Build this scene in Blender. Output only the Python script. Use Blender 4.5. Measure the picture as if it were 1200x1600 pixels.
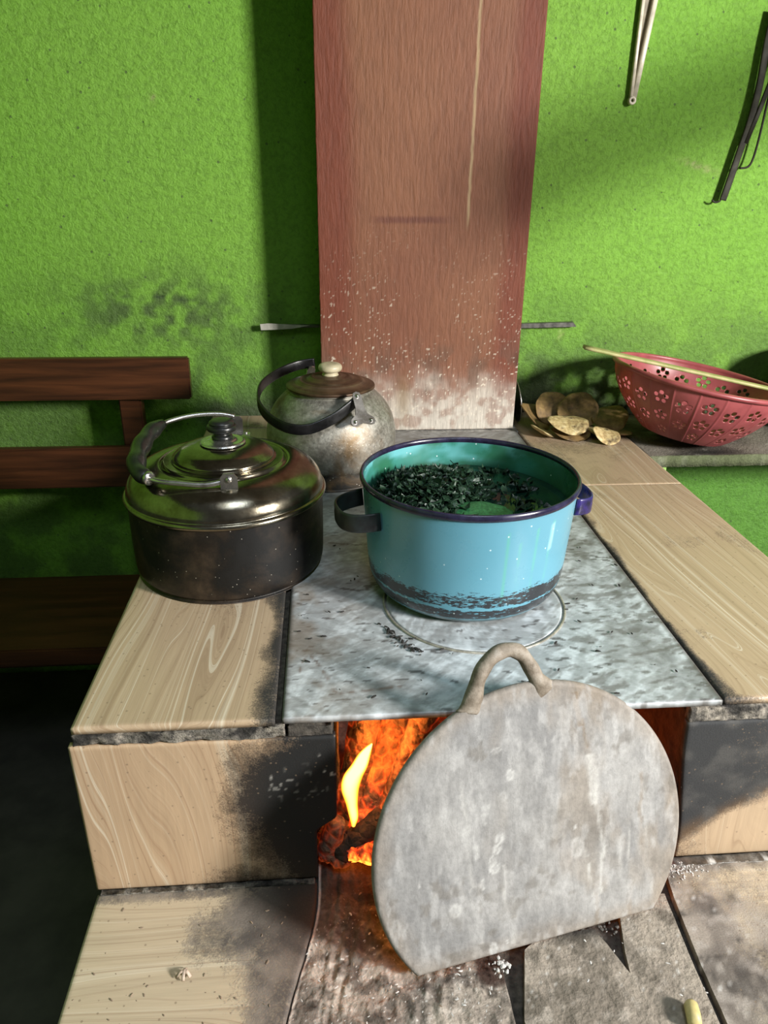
import bpy, bmesh, math, random
import numpy as np
from mathutils import Vector, Matrix
PI = math.pi
rnd = random.Random(7)
S = bpy.context.scene
for o in list(bpy.data.objects): bpy.data.objects.remove(o)

# ------------------------------------------------------------------ camera
cd = bpy.data.cameras.new('camera'); cam = bpy.data.objects.new('camera', cd)
S.collection.objects.link(cam); S.camera = cam
cd.sensor_fit = 'VERTICAL'; cd.sensor_height = 36.0; cd.lens = 36.0*1170/1600
cd.clip_start = .02
_r = Vector((0.99704177, -0.07624594, 0.00970907))
_d = Vector((-0.02222422, -0.40690435, -0.91320038))
_f = Vector((0.07357849, 0.91028315, -0.40739514))
M = Matrix(((_r.x, -_d.x, -_f.x), (_r.y, -_d.y, -_f.y), (_r.z, -_d.z, -_f.z))).to_4x4()
M.translation = Vector((0, 0, .62)); cam.matrix_world = M

# ------------------------------------------------------------------ light
w = bpy.data.worlds.new('world'); S.world = w; w.use_nodes = True
w.node_tree.nodes['Background'].inputs[0].default_value = (.80, .90, 1.0, 1)
w.node_tree.nodes['Background'].inputs[1].default_value = .06
def area(name, loc, target, size, power, col, size_y=None):
    l = bpy.data.lights.new(name, 'AREA'); l.energy = power; l.color = col
    l.shape = 'RECTANGLE'; l.size = size; l.size_y = size_y or size
    o = bpy.data.objects.new(name, l); S.collection.objects.link(o)
    o.location = loc
    o.rotation_euler = (Vector(target)-Vector(loc)).to_track_quat('-Z', 'Y').to_euler()
    return o
area('window_light', (2.75, -1.02, 1.30), (.15, 1.2, .15), .50, 285, (1.0, .975, .93), .60)
fill_l = area('overhead_fill', (.35, -.35, 2.35), (.25, .62, 0),   .9, 7.5, (.76, .88, 1.0)); fill_l.data.spread = math.radians(95)  # unseen fill lamp added overhead to brighten the cooking plate
S.view_settings.view_transform = 'Standard'; S.view_settings.look = 'None'
S.view_settings.exposure = 0; S.view_settings.gamma = 1
S.view_settings.use_curve_mapping = False

# ------------------------------------------------------------------ noise in python (for painted wear)
def _h(i, j, s):
    n = (i*374761393 + j*668265263 + s*974634777) & 0xffffffff
    n = ((n ^ (n >> 13))*1274126177) & 0xffffffff
    return ((n ^ (n >> 16)) & 0xffff)/65535.
def vn(x, y, s=0):
    x = np.asarray(x, float); y = np.asarray(y, float)
    i = np.floor(x).astype(np.int64); j = np.floor(y).astype(np.int64)
    u = x-i; v = y-j; u = u*u*(3-2*u); v = v*v*(3-2*v)
    return (_h(i,j,s)*(1-u)+_h(i+1,j,s)*u)*(1-v)+(_h(i,j+1,s)*(1-u)+_h(i+1,j+1,s)*u)*v
def fbm(x, y, o=4, s=0):
    a = 0; k = .5; t = 0
    for q in range(o):
        a = a+k*vn(x*2**q, y*2**q, s+q*17); t += k; k *= .5
    return a/t
def ss(a, b, x):
    t = np.clip((np.asarray(x, float)-a)/(b-a), 0, 1); return t*t*(3-2*t)
def lerp(a, b, t):
    t = np.asarray(t)[..., None]; return np.asarray(a)*(1-t)+np.asarray(b)*t

# ------------------------------------------------------------------ materials
class G:
    def __init__(s, name):
        s.m = bpy.data.materials.new(name); s.m.use_nodes = True
        s.t = s.m.node_tree; s.t.nodes.clear()
        s.out = s.t.nodes.new('ShaderNodeOutputMaterial')
        s.b = s.t.nodes.new('ShaderNodeBsdfPrincipled')
        s.t.links.new(s.b.outputs[0], s.out.inputs[0])
        s.co = s.t.nodes.new('ShaderNodeTexCoord').outputs['Object']
    def set(s, sock, v):
        if hasattr(v, 'is_output') or isinstance(v, bpy.types.NodeSocket): s.t.links.new(v, sock)
        elif isinstance(v, (tuple, list)) and sock.type == 'RGBA' and len(v) == 3: sock.default_value = (*v, 1)
        else: sock.default_value = v
    def p(s, **k):
        for a, v in k.items(): s.set(s.b.inputs[a.replace('_', ' ')], v)
        return s
    def map(s, sc=(1,1,1), loc=(0,0,0), rot=(0,0,0), co=None):
        n = s.t.nodes.new('ShaderNodeMapping'); s.set(n.inputs[0], co or s.co)
        n.inputs['Scale'].default_value = sc; n.inputs['Location'].default_value = loc
        n.inputs['Rotation'].default_value = rot; return n.outputs[0]
    def noise(s, sc=5, det=4, rough=.55, dist=0, co=None, w=None):
        n = s.t.nodes.new('ShaderNodeTexNoise')
        if w is not None: n.noise_dimensions = '1D'; s.set(n.inputs['W'], w)
        else: s.set(n.inputs['Vector'], co or s.co)
        n.inputs['Scale'].default_value = sc; n.inputs['Detail'].default_value = det
        n.inputs['Roughness'].default_value = rough; n.inputs['Distortion'].default_value = dist
        return n.outputs[0]
    def voro(s, sc=5, feat='F1', co=None, out=0):
        n = s.t.nodes.new('ShaderNodeTexVoronoi'); n.feature = feat
        s.set(n.inputs['Vector'], co or s.co); n.inputs['Scale'].default_value = sc
        return n.outputs[out]
    def ramp(s, f, *st):
        n = s.t.nodes.new('ShaderNodeValToRGB'); s.set(n.inputs[0], f)
        e = n.color_ramp.elements
        while len(e) < len(st): e.new(.5)
        for q, (a, c) in zip(e, st):
            q.position = a; q.color = (*c, 1) if isinstance(c, tuple) else (c, c, c, 1)
        return n.outputs[0]
    def mix(s, f, a, b, mode='MIX'):
        n = s.t.nodes.new('ShaderNodeMix'); n.data_type = 'RGBA'; n.blend_type = mode
        s.set(n.inputs[0], f); s.set(n.inputs[6], a); s.set(n.inputs[7], b); return n.outputs[2]
    def math(s, op, a, b=0, c=None):
        n = s.t.nodes.new('ShaderNodeMath'); n.operation = op
        s.set(n.inputs[0], a); s.set(n.inputs[1], b)
        if c is not None: s.set(n.inputs[2], c)
        return n.outputs[0]
    def sep(s, v=None):
        n = s.t.nodes.new('ShaderNodeSeparateXYZ'); s.set(n.inputs[0], v or s.co); return n.outputs
    def attr(s, name, col=False):
        n = s.t.nodes.new('ShaderNodeAttribute'); n.attribute_name = name
        return n.outputs['Color' if col else 'Fac']
    def bump(s, h, strength=.5, dist=.002, normal=None):
        n = s.t.nodes.new('ShaderNodeBump'); n.inputs['Strength'].default_value = strength
        n.inputs['Distance'].default_value = dist; s.set(n.inputs['Height'], h)
        if normal: s.set(n.inputs['Normal'], normal)
        s.set(s.b.inputs['Normal'], n.outputs[0]); return n.outputs[0]

def painted(name, rough=.6, nscale=200, namt=.25, bstr=.4, bdist=.001, metal=0, bco=None, bdet=4, spec=.5):
    """albedo from a wear painting (attribute 'Col') broken up with fine procedural noise"""
    g = G(name); c = g.attr('Col', True); co = g.map(bco) if bco else g.co
    n = g.noise(nscale, bdet, .6, 0, co)
    c2 = g.mix(namt, c, g.ramp(n, (.3, .35), (.7, 1.0)), 'MULTIPLY')
    g.p(Base_Color=g.mix(namt*.4, c2, g.ramp(n, (.45, 0.), (.8, 1.)), 'SCREEN') if namt > .9 else c2,
        Roughness=rough, Metallic=metal, Specular_IOR_Level=spec)
    g.bump(n, bstr, bdist); return g.m

def plain(name, col, rough=.5, metal=0, nscale=60, var=.35, bstr=.2, bdist=.001, col2=None):
    g = G(name); n = g.noise(nscale, 5, .6)
    c2 = col2 or tuple(x*(1-var) for x in col)
    g.p(Base_Color=g.ramp(n, (.35, c2), (.65, col)), Roughness=g.ramp(g.noise(nscale*.4, 3), (.3, max(0, rough-.1)), (.7, min(1, rough+.12))), Metallic=metal)
    g.bump(n, bstr, bdist); return g.m

def mat_wall():
    g = G('green_plaster'); c = g.attr('Col', True)
    n = g.noise(95, 6, .68, .3); v = g.noise(38, 3, .5, .2)
    h = g.math('ADD', n, g.math('MULTIPLY', v, .6))
    c = g.mix(.45, c, g.ramp(n, (.33, .35), (.58, 1.)), 'MULTIPLY')
    fl = g.voro(26); c = g.mix(g.math('MULTIPLY', g.math('LESS_THAN', fl, .085), .65), c, (.05, .07, .03))
    g.p(Base_Color=c, Roughness=.5, Specular_IOR_Level=.35); g.bump(h, 1.0, .0055); return g.m
def mat_chimney():
    g = G('brushed_red_render'); c = g.attr('Col', True)
    n = g.noise(120, 5, .6, .3, g.map((1, 1, .16))); v = g.noise(60, 3, .5)
    c = g.mix(.35, c, g.ramp(n, (.35, .45), (.6, 1.)), 'MULTIPLY')
    g.p(Base_Color=c, Roughness=.62, Specular_IOR_Level=.3)
    g.bump(g.math('ADD', n, g.math('MULTIPLY', v, .3)), .75, .003); return g.m

def mat_tile(name, rot, seed, base=(.43, .315, .205), dark=(.22, .135, .080), pale=(.70, .63, .50), warp=1.9, freq=9):
    """wood/agate printed ceramic tile: contour lines of a domain-warped stretched field; soot mask painted in 'soot'"""
    g = G(name); co = g.map((1, 1, 1), (seed*1.7, seed*.9, seed*.4), rot)   # x across grain, y along it
    st = g.map((1, .22, 1), co=co)
    big = g.noise(5.0, 2, .5, .4, st)
    x = g.sep(co)[0]
    t = g.math('ADD', g.math('MULTIPLY', x, freq), g.math('MULTIPLY', big, warp*2.2))
    l1 = g.noise(2.2, 6, .72, 0, None, t); l2 = g.noise(13.0, 5, .75, 0, None, t)
    c = g.ramp(l1, (.30, dark), (.42, base), (.55, tuple(b*1.12 for b in base)), (.68, pale))
    c = g.mix(.55, c, g.ramp(l2, (.32, dark), (.44, base), (.60, base), (.66, pale)))
    fine = g.noise(260, 3, .6, 0, g.map((1, .05, 1), co=co))
    c = g.mix(.22, c, g.ramp(fine, (.35, .55), (.65, 1.)), 'MULTIPLY')
    so = g.attr('soot')
    n1 = g.noise(90, 6, .75); n2 = g.noise(420, 3, .6)
    brk = g.math('ADD', so, g.math('MULTIPLY', g.math('SUBTRACT', g.math('ADD', g.math('MULTIPLY', n1, .5), g.math('MULTIPLY', n2, .5)), .5), 1.6))
    m = g.ramp(brk, (.22, 0.), (.50, .62), (.85, 1.))
    sc = g.attr('SootCol', True)
    c = g.mix(m, c, g.mix(.5, sc, g.ramp(n2, (.3, .35), (.7, 1.)), 'MULTIPLY'))
    # crumbs and specks
    sp = g.voro(75, 'F1'); spm = g.math('MULTIPLY', g.math('LESS_THAN', sp, .11), .55)
    c = g.mix(spm, c, (.17, .12, .08))
    g.p(Base_Color=c, Roughness=g.mix(m, (.34,)*3, (.8,)*3)); g.bump(g.math('MULTIPLY', g.math('ADD', n2, n1), m), .35, .0012)
    return g.m

# ------------------------------------------------------------------ object helpers
def link(o): S.collection.objects.link(o); return o
def empty(name, loc, label, cat, group=None, rz=0):
    o = link(bpy.data.objects.new(name, None)); o.location = loc; o.rotation_euler = (0, 0, rz)
    o.empty_display_size = .02; tag(o, label, cat, group); return o
def tag(o, label=None, cat=None, group=None, kind=None):
    if label: o['label'] = label
    if cat: o['category'] = cat
    if group: o['group'] = group
    if kind: o['kind'] = kind
    return o
def pworld(parent):
    v = Vector((0, 0, 0)); 
    while parent: v += Vector(parent.location); parent = parent.parent
    return v
def obj(name, V, F, mat, parent=None, smooth=True, loc=None, cols=None, attrs=None):
    """V in world coordinates; origin = parent's origin or loc"""
    V = np.asarray(V, float).reshape(-1, 3)
    off = pworld(parent)+(Vector(loc) if loc is not None else Vector((0, 0, 0)))
    me = bpy.data.meshes.new(name); me.from_pydata((V-np.array(off)).tolist(), [], F)
    if cols is not None:
        a = me.color_attributes.new('Col', 'FLOAT_COLOR', 'POINT')
        c = np.ones((len(V), 4)); c[:, :3] = np.clip(cols, 0, 1); a.data.foreach_set('color', c.ravel())
    for k, v in (attrs or {}).items():
        v = np.asarray(v, float)
        if v.ndim == 1:
            a = me.attributes.new(k, 'FLOAT', 'POINT'); a.data.foreach_set('value', v)
        else:
            a = me.color_attributes.new(k, 'FLOAT_COLOR', 'POINT'); c = np.ones((len(V), 4)); c[:, :3] = v
            a.data.foreach_set('color', c.ravel())
    if smooth: me.polygons.foreach_set('use_smooth', [True]*len(me.polygons))
    me.update(); me.materials.append(mat)
    o = link(bpy.data.objects.new(name, me)); o.parent = parent
    if loc is not None: o.location = loc
    return o
def join(*parts):
    V = []; F = []
    for v, f in parts:
        b = len(V); V += [tuple(p) for p in v]; F += [tuple(i+b for i in q) for q in f]
    return V, F
def box(x0, x1, y0, y1, z0, z1, bev=.0):
    bm = bmesh.new(); bmesh.ops.create_cube(bm, size=1)
    for v in bm.verts: v.co = Vector((x0+(x1-x0)*(v.co.x+.5), y0+(y1-y0)*(v.co.y+.5), z0+(z1-z0)*(v.co.z+.5)))
    if bev: bmesh.ops.bevel(bm, geom=bm.edges[:], offset=bev, segments=2, affect='EDGES')
    return bmdata(bm)
def bmdata(bm):
    bm.verts.ensure_lookup_table(); bm.verts.index_update()
    r = [tuple(v.co) for v in bm.verts], [tuple(v.index for v in f.verts) for f in bm.faces]; bm.free(); return r
def slab(org, U, V, N, nu, nv, th, disp=None, edge=.0, jag=0, seed=0):
    """thick sheet with a dense top: org + u*U + v*V, thickness th along -N. returns V,F,(u,v per vertex; bottom repeats)"""
    org, U, V, N = map(np.array, (org, U, V, N)); org = org.astype(float)
    lu, lv = np.linalg.norm(U), np.linalg.norm(V)
    gu, gv = np.meshgrid(np.linspace(0, 1, nu+1), np.linspace(0, 1, nv+1), indexing='ij')
    pu = gu.copy(); pv = gv.copy()
    if jag:
        pu = np.where((gu == 0), jag/lu*fbm(gv*lv/.012, gv*0+3, 3, seed), gu); pu = np.where(gu == 1, 1-jag/lu*fbm(gv*lv/.012, gv*0+9, 3, seed), pu)
        pv = np.where((gv == 0), jag/lv*fbm(gu*lu/.012, gu*0+5, 3, seed), gv); pv = np.where(gv == 1, 1-jag/lv*fbm(gu*lu/.012, gu*0+7, 3, seed), pv)
    P = org+pu[..., None]*U+pv[..., None]*V
    h = np.zeros_like(gu)
    if disp is not None: h = disp(gu*lu, gv*lv)
    if edge:
        d = np.minimum(np.minimum(gu, 1-gu)*lu, np.minimum(gv, 1-gv)*lv)
        h = h-edge*(1-np.sqrt(np.clip(1-(1-np.clip(d/edge, 0, 1))**2, 0, 1)))
    P = P+h[..., None]*N
    a = (nu+1)*(nv+1); idx = np.arange(a).reshape(nu+1, nv+1)
    F = np.stack([idx[:-1, :-1], idx[1:, :-1], idx[1:, 1:], idx[:-1, 1:]], -1).reshape(-1, 4).tolist()
    loop = list(idx[:, 0])+list(idx[-1, 1:])+list(idx[-2::-1, -1])+list(idx[0, -2:0:-1])
    top = P.reshape(-1, 3); bot = (org+pu[..., None]*U+pv[..., None]*V-N*th).reshape(-1, 3)[loop]
    n = len(loop)
    for k in range(n): F.append((int(loop[k]), int(a+k), int(a+(k+1) % n), int(loop[(k+1) % n])))
    F.append(tuple(int(a+k) for k in range(n))[::-1])
    uu = np.concatenate([pu.ravel()*lu, pu.ravel()[loop]*lu]); vv = np.concatenate([pv.ravel()*lv, pv.ravel()[loop]*lv])
    cr = np.dot(np.cross(U, V), N)
    F = [tuple(int(i) for i in (f if cr > 0 else f[::-1])) for f in F]
    return np.concatenate([top, bot]), F, uu, vv
def lathe(c, prof, n=96, cap=True):
    a = np.linspace(0, 2*PI, n, endpoint=False); V = []; F = []; m = len(prof)
    for r, z in prof:
        for t in a: V.append((c[0]+r*math.cos(t), c[1]+r*math.sin(t), c[2]+z))
    for i in range(m-1):
        for j in range(n):
            k = (j+1) % n; F.append((i*n+j, i*n+k, (i+1)*n+k, (i+1)*n+j))
    if cap and prof[0][0] > 1e-5: F.append(tuple(range(n))[::-1])
    if cap and prof[-1][0] > 1e-5: F.append(tuple((m-1)*n+j for j in range(n)))
    return V, F
def smoothprof(p, k=6):
    """Catmull-Rom resample of a profile"""
    out = []; p = [p[0]]+list(p)+[p[-1]]
    for i in range(1, len(p)-2):
        for s in range(k):
            t = s/k; q = []
            for d in range(len(p[0])):
                a, b, c, e = p[i-1][d], p[i][d], p[i+1][d], p[i+2][d]
                q.append(.5*((2*b)+(-a+c)*t+(2*a-5*b+4*c-e)*t*t+(-a+3*b-3*c+e)*t**3))
            out.append(tuple(q))
    out.append(tuple(p[-2])); return out
def tube(pts, rad, n=12, flat=None, up=(0, 0, 1), cap=True, e=.45):
    """sweep; rad scalar or list; flat=(w,h) gives a strap section, h along up"""
    P = [Vector(p) for p in pts]; V = []; F = []; m = len(P); up = Vector(up)
    for i, p in enumerate(P):
        d = (P[min(i+1, m-1)]-P[max(i-1, 0)]).normalized()
        s = d.cross(up); s = s.normalized() if s.length > 1e-4 else Vector((1, 0, 0)); u = s.cross(d).normalized()
        if flat:
            fw, fh = (flat[i] if isinstance(flat, list) else flat)
            for k in range(n):
                t = 2*PI*k/n; cx, sy = math.cos(t), math.sin(t)
                V.append(tuple(p+s*(math.copysign(abs(cx)**e, cx)*fw/2)+u*(math.copysign(abs(sy)**e, sy)*fh/2)))
        else:
            r = rad[i] if isinstance(rad, (list, tuple)) else rad
            for k in range(n):
                t = 2*PI*k/n; V.append(tuple(p+s*(math.cos(t)*r)+u*(math.sin(t)*r)))
    for i in range(m-1):
        for k in range(n):
            j = (k+1) % n; F.append((i*n+k, i*n+j, (i+1)*n+j, (i+1)*n+k))
    if cap: F.append(tuple(range(n))[::-1]); F.append(tuple((m-1)*n+k for k in range(n)))
    return V, F
def prism(poly, org, U, V, N, th):
    """polygon (u,v) extruded by -N*th"""
    org, U, V, N = (np.array(q, float) for q in (org, U, V, N))
    top = [org+u*U+v*V for u, v in poly]; bot = [p-N*th for p in top]; n = len(poly)
    F = [tuple(range(n)), tuple(range(n, 2*n))[::-1]]+[(i, i+n, (i+1) % n+n, (i+1) % n) for i in range(n)]
    return [tuple(p) for p in top+bot], F
def sphere(c, r, n=12, sc=(1, 1, 1), noise=0, seed=0):
    bm = bmesh.new(); bmesh.ops.create_icosphere(bm, subdivisions=n if n < 6 else 2, radius=1)
    rr = random.Random(seed)
    for v in bm.verts:
        k = 1+noise*(rr.random()-.5)
        v.co = Vector((c[0]+v.co.x*r*sc[0]*k, c[1]+v.co.y*r*sc[1]*k, c[2]+v.co.z*r*sc[2]*k))
    return bmdata(bm)
def recalc(o):
    bm = bmesh.new(); bm.from_mesh(o.data); bmesh.ops.recalc_face_normals(bm, faces=bm.faces[:]); bm.to_mesh(o.data); bm.free(); return o
def sharp(o, ang=.7):
    bm = bmesh.new(); bm.from_mesh(o.data)
    for e in bm.edges:
        if len(e.link_faces) == 2 and e.calc_face_angle(0) > ang: e.smooth = False
    bm.to_mesh(o.data); bm.free(); return o

GREEN = np.array((.185, .415, .040)); SOOT = np.array((.012, .011, .010))
M_wall = mat_wall(); M_chim = mat_chimney()
WY = 2.08; FY = .757; LZ = -.282   # back wall, stove front, ledge top

# ================================================================== SETTING
def wall_cols(x, z, seed=0):
    c = lerp(GREEN, GREEN*np.array((1.12, .96, 1.3)), fbm(x*2.2, z*2.2, 3, seed)*.8)
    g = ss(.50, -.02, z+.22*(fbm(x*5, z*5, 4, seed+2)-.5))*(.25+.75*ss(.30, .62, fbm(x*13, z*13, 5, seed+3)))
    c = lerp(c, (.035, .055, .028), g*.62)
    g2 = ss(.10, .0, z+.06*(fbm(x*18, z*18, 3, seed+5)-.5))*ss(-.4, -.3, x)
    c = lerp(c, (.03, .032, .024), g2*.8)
    # smoke-darkened patch and hairline cracks above the bench
    s = np.exp(-(((x+.42)/.26)**2+((z-.29)/.10)**2))
    c = lerp(c, (.05, .07, .03), s*ss(.34, .66, fbm(x*34, z*34, 5, 8))*.85)
    s = np.exp(-(((x-.66)/.20)**2+((z-.06)/.09)**2))
    c = lerp(c, (.05, .06, .035), s*ss(.30, .62, fbm(x*28, z*28, 5, 9))*.8)
    crack = np.abs(z-.315-.02*fbm(x*14, x*0, 3, 4)+(x+.5)*.05)
    c = lerp(c, (.03, .05, .02), ss(.004, .0, crack)*ss(-.62, -.5, x)*ss(-.25, -.32, x)*.8)
    # flecks
    # pale scraped marks on the right
    for (px, pz, a, b, t) in ((.985, .655, .05, .006, -.28), (.66, .225, .006, .012, 0), (-.40, .79, .006, .01, 0)):
        dx = (x-px)*math.cos(t)+(z-pz)*math.sin(t); dz = -(x-px)*math.sin(t)+(z-pz)*math.cos(t)
        c = lerp(c, (.42, .36, .20), np.exp(-((dx/a)**2+(dz/b)**2))*(.3+.7*ss(.4, .6, vn(x*120, z*120, 5)))*.75)
    return c
V, F, u, v = slab((-1.7, WY, -.85), (3.6, 0, 0), (0, 0, 2.75), (0, -1, 0), 420, 320, .12)
o = obj('wall_back', V, F, M_wall, cols=wall_cols(V[:, 0], V[:, 2])); tag(o, kind='structure')
V, F, u, v = slab((-1.7, -2.4, -.85), (0, 4.48, 0), (0, 0, 2.75), (1, 0, 0), 60, 40, .12)
o = obj('wall_left', V, F, M_wall, cols=wall_cols(V[:, 1]*.8+4, V[:, 2], 7)); tag(o, kind='structure')
M_floor = plain('dark_cement', (.055, .047, .04), .75, 0, 8, .5, .4, .004)
o = obj('floor', *box(-1.82, 2.6, -2.4, 2.2, -.95, -.85), M_floor, smooth=False); tag(o, kind='structure')
M_ceil = plain('smoked_boards', (.10, .075, .05), .8, 0, 6, .5, .3, .004)
o = obj('ceiling', *box(-1.82, 1.95, .35, 2.2, 1.9, 1.98), M_ceil, smooth=False); tag(o, kind='structure')

_L = Vector((2.75, -1.02, 1.30))
def _bp(p, k=.30): p = Vector(p); return p+(_L-p)*k
a_, b_ = _bp((.33, 1.95, .56)), _bp((1.15, 2.08, .86)); dd_ = (b_-a_)
o = obj('shadow_caster_1', *tube([a_, b_+dd_*.6], 0, 12, flat=(.04, .11)), M_ceil); tag(o, kind='structure')  # unseen bar added before the window light to cast a diagonal shadow band
# ---- chimney
chim = empty('chimney', (.246, 1.998, 0), 'brown red rendered chimney column rising from the back of the stove', 'chimney')
def ch_cols(x, z):
    t = x/.518
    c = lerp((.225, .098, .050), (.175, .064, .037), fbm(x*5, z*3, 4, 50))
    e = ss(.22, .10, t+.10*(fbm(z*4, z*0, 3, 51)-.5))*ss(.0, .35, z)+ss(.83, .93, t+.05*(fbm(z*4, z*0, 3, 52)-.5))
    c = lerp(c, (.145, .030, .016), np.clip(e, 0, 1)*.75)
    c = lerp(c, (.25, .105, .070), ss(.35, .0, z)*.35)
    low = ss(.19, .03, z+.10*(fbm(x*14, z*14, 4, 53)-.5))
    c = lerp(c, (.56, .51, .44), low*(.5+.5*ss(.35, .6, fbm(x*40, z*40, 4, 54))))
    c = lerp(c, (.10, .07, .05), ss(.30, .16, z)*ss(.02, .13, z)*ss(.5, .7, fbm(x*20, z*14, 4, 58))*.45)
    sp = ss(.86, .93, vn(x*260, z*210, 55))*ss(.60, .05, z)*ss(.38, .62, fbm(x*14, z*14, 3, 56)+.22*ss(.3, .0, z))
    c = lerp(c, (.72, .64, .52), sp*.9)
    line = np.abs(x-(.368-(.955-z)*.012+.004*(fbm(z*30, z*0, 2, 57)-.5)))
    c = lerp(c, (.46, .34, .19), ss(.005, .001, line)*ss(.50, .55, z)*.65)
    sm = np.exp(-(((x-.225)/.09)**6+((z-.527-.003*fbm(x*60, z, 2, 59))/.008)**4))
    c = lerp(c, (.11, .035, .025), sm*.75)
    br = np.exp(-(((x-.215)/.02)**2+((z-.085)/.06)**2)); c = lerp(c, (.22, .14, .06), br*.6)
    return c
cx0, cx1, cy0 = -.013, .505, 1.915
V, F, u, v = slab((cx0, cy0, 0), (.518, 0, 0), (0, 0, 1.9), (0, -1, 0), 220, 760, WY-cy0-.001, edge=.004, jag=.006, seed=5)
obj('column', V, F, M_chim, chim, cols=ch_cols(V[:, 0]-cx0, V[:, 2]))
M_strap = plain('old_strap_metal', (.15, .145, .13), .45, .4, 60, .7)
st = empty('metal_strip', (.27, 2.05, .252), 'thin flat grey metal strip sticking out on both sides behind the chimney', 'strip')
obj('bar', *box(-.168, cx0-.001, 2.052, 2.078, .250, .255, .0008), M_strap, st, smooth=False)
obj('bar', *prism([(0, 0), (.19, .004), (.18, .016), (0, .012)], (.507, 2.06, .244), (1, 0, 0), (0, 0, 1), (0, -1, 0), .016), M_strap, st, smooth=False)
obj('bent_end', *prism([(-.17, -.006), (-.09, -.003), (-.04, .006), (-.15, .012), (-.172, .010)], (0, 2.05, .25), (1, 0, 0), (0, 0, 1), (0, -1, 0), .002), plain('pale_metal', (.50, .48, .42), .5, .2), st, smooth=False)['label'] = 'paler flattened end'

# ================================================================== STOVE
stove = empty('masonry_stove', (.23, 1.2, -.85), 'waist high masonry wood stove faced with wood look tiles, with front ledge', 'stove')
M_conc = plain('sooty_masonry', (.085, .073, .06), .9, 0, 90, .7, .8, .004)
g = G('mortar'); n = g.noise(120, 6, .7); n2 = g.noise(25, 3)
g.p(Base_Color=g.mix(g.ramp(n2, (.42, 0.), (.6, 1.)), g.ramp(n, (.35, (.05, .045, .04)), (.65, (.45, .40, .33))), g.ramp(n, (.4, (.012, .011, .01)), (.8, (.09, .08, .07)))), Roughness=.95)
g.bump(n, 1, .006); M_mort = g.m
def crumb(name, x0, x1, y0, y1, z0, z1, seed, amp=.007, parent=stove, mat=None):
    nx = max(8, int((x1-x0)/.004))
    def dd(a, b): return amp*(fbm(a/.016, b/.016, 4, seed)-.75)
    V, F, u, v = slab((x0, y0, z0), (x1-x0, 0, 0), (0, 0, z1-z0), (0, -1, 0), nx, 10, y1-y0, disp=dd, jag=.003, seed=seed)
    return obj(name, V, F, mat or M_mort, parent)
obj('core', *join(
    box(-.322, -.030, FY+.012, 2.079, -.85, -.012), box(-.030, .0, FY+.012, .85, -.165, -.012), box(-.030, .0, .85, 2.079, -.85, -.012), box(-.030, .0, FY+.012, .85, -.85, LZ-.02),
    box(.482, .785, FY+.012, 2.079, -.85, -.012), box(.0, .482, 1.45, 2.079, -.85, -.012),
    box(.0, .482, FY+.012, 1.45, -.85, LZ-.02),
    box(-.322, .86, .40, FY+.012, -.85, LZ-.012)), M_conc, stove, smooth=False)
# arch of soot-blackened render on the opening's inner cheeks
M_cheek = plain('firebox_render', (.10, .055, .035), .95, 0, 45, .6, 1, .006)
def cheek(x, nx, seed, y0=FY+.012):
    V, F, u, v = slab((x, y0, LZ-.02), (0, 1.459-y0, 0), (0, 0, .27), (nx, 0, 0), 60, 26, .004, disp=lambda a, b: .010*(fbm(a/.03, b/.03, 4, seed)-.5))
    obj('inner_cheek', V, F, M_cheek, stove)
cheek(.005, 1, 61, .85); cheek(.477, -1, 62)
V, F, u, v = slab((.005, 1.446, LZ-.02), (.472, 0, 0), (0, 0, .27), (0, -1, 0), 60, 26, .004, disp=lambda a, b: .014*(fbm(a/.03, b/.03, 4, 63)-.5))
obj('firebox_back', V, F, M_cheek, stove)

G_LON = (0, 0, 0)
def tile(name, org, U, Vv, N, mat, soot, th=.010, res=.004, edge=.0012, parent=stove, sootcol=None, jag=0, seed=0):
    U_, V_ = np.array(U, float), np.array(Vv, float)
    nu = int(np.linalg.norm(U_)/res); nv = int(np.linalg.norm(V_)/res)
    V, F, u, v = slab(org, U, Vv, N, nu, nv, th, edge=edge, jag=jag, seed=seed)
    s = soot(V); sc = sootcol(V) if sootcol else np.tile((.03, .027, .024), (len(V), 1))
    return obj(name, V, F, mat, parent, attrs={'soot': s, 'SootCol': sc})
MT1 = mat_tile('wood_tile_left_top', (0, 0, .05), 1.0, warp=2.2, freq=15)
MT2 = mat_tile('wood_tile_right_top', (0, 0, -.10), 2.3, warp=1.8, freq=15)
MT2b = mat_tile('wood_tile_back', (0, 0, .03), 5.1, warp=1.0, freq=7)
MT3 = mat_tile('wood_tile_front', (-PI/2, .0, .0), 3.6, base=(.45, .315, .20), dark=(.27, .155, .09), warp=1.8, freq=16)
MT4 = mat_tile('wood_tile_ledge', (0, 0, PI/2), 4.4, base=(.47, .38, .265), warp=1.0, freq=10)
MT5 = mat_tile('wood_tile_right_front', (-PI/2, PI/2, 0), 6.2, warp=1.2, freq=10)
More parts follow.
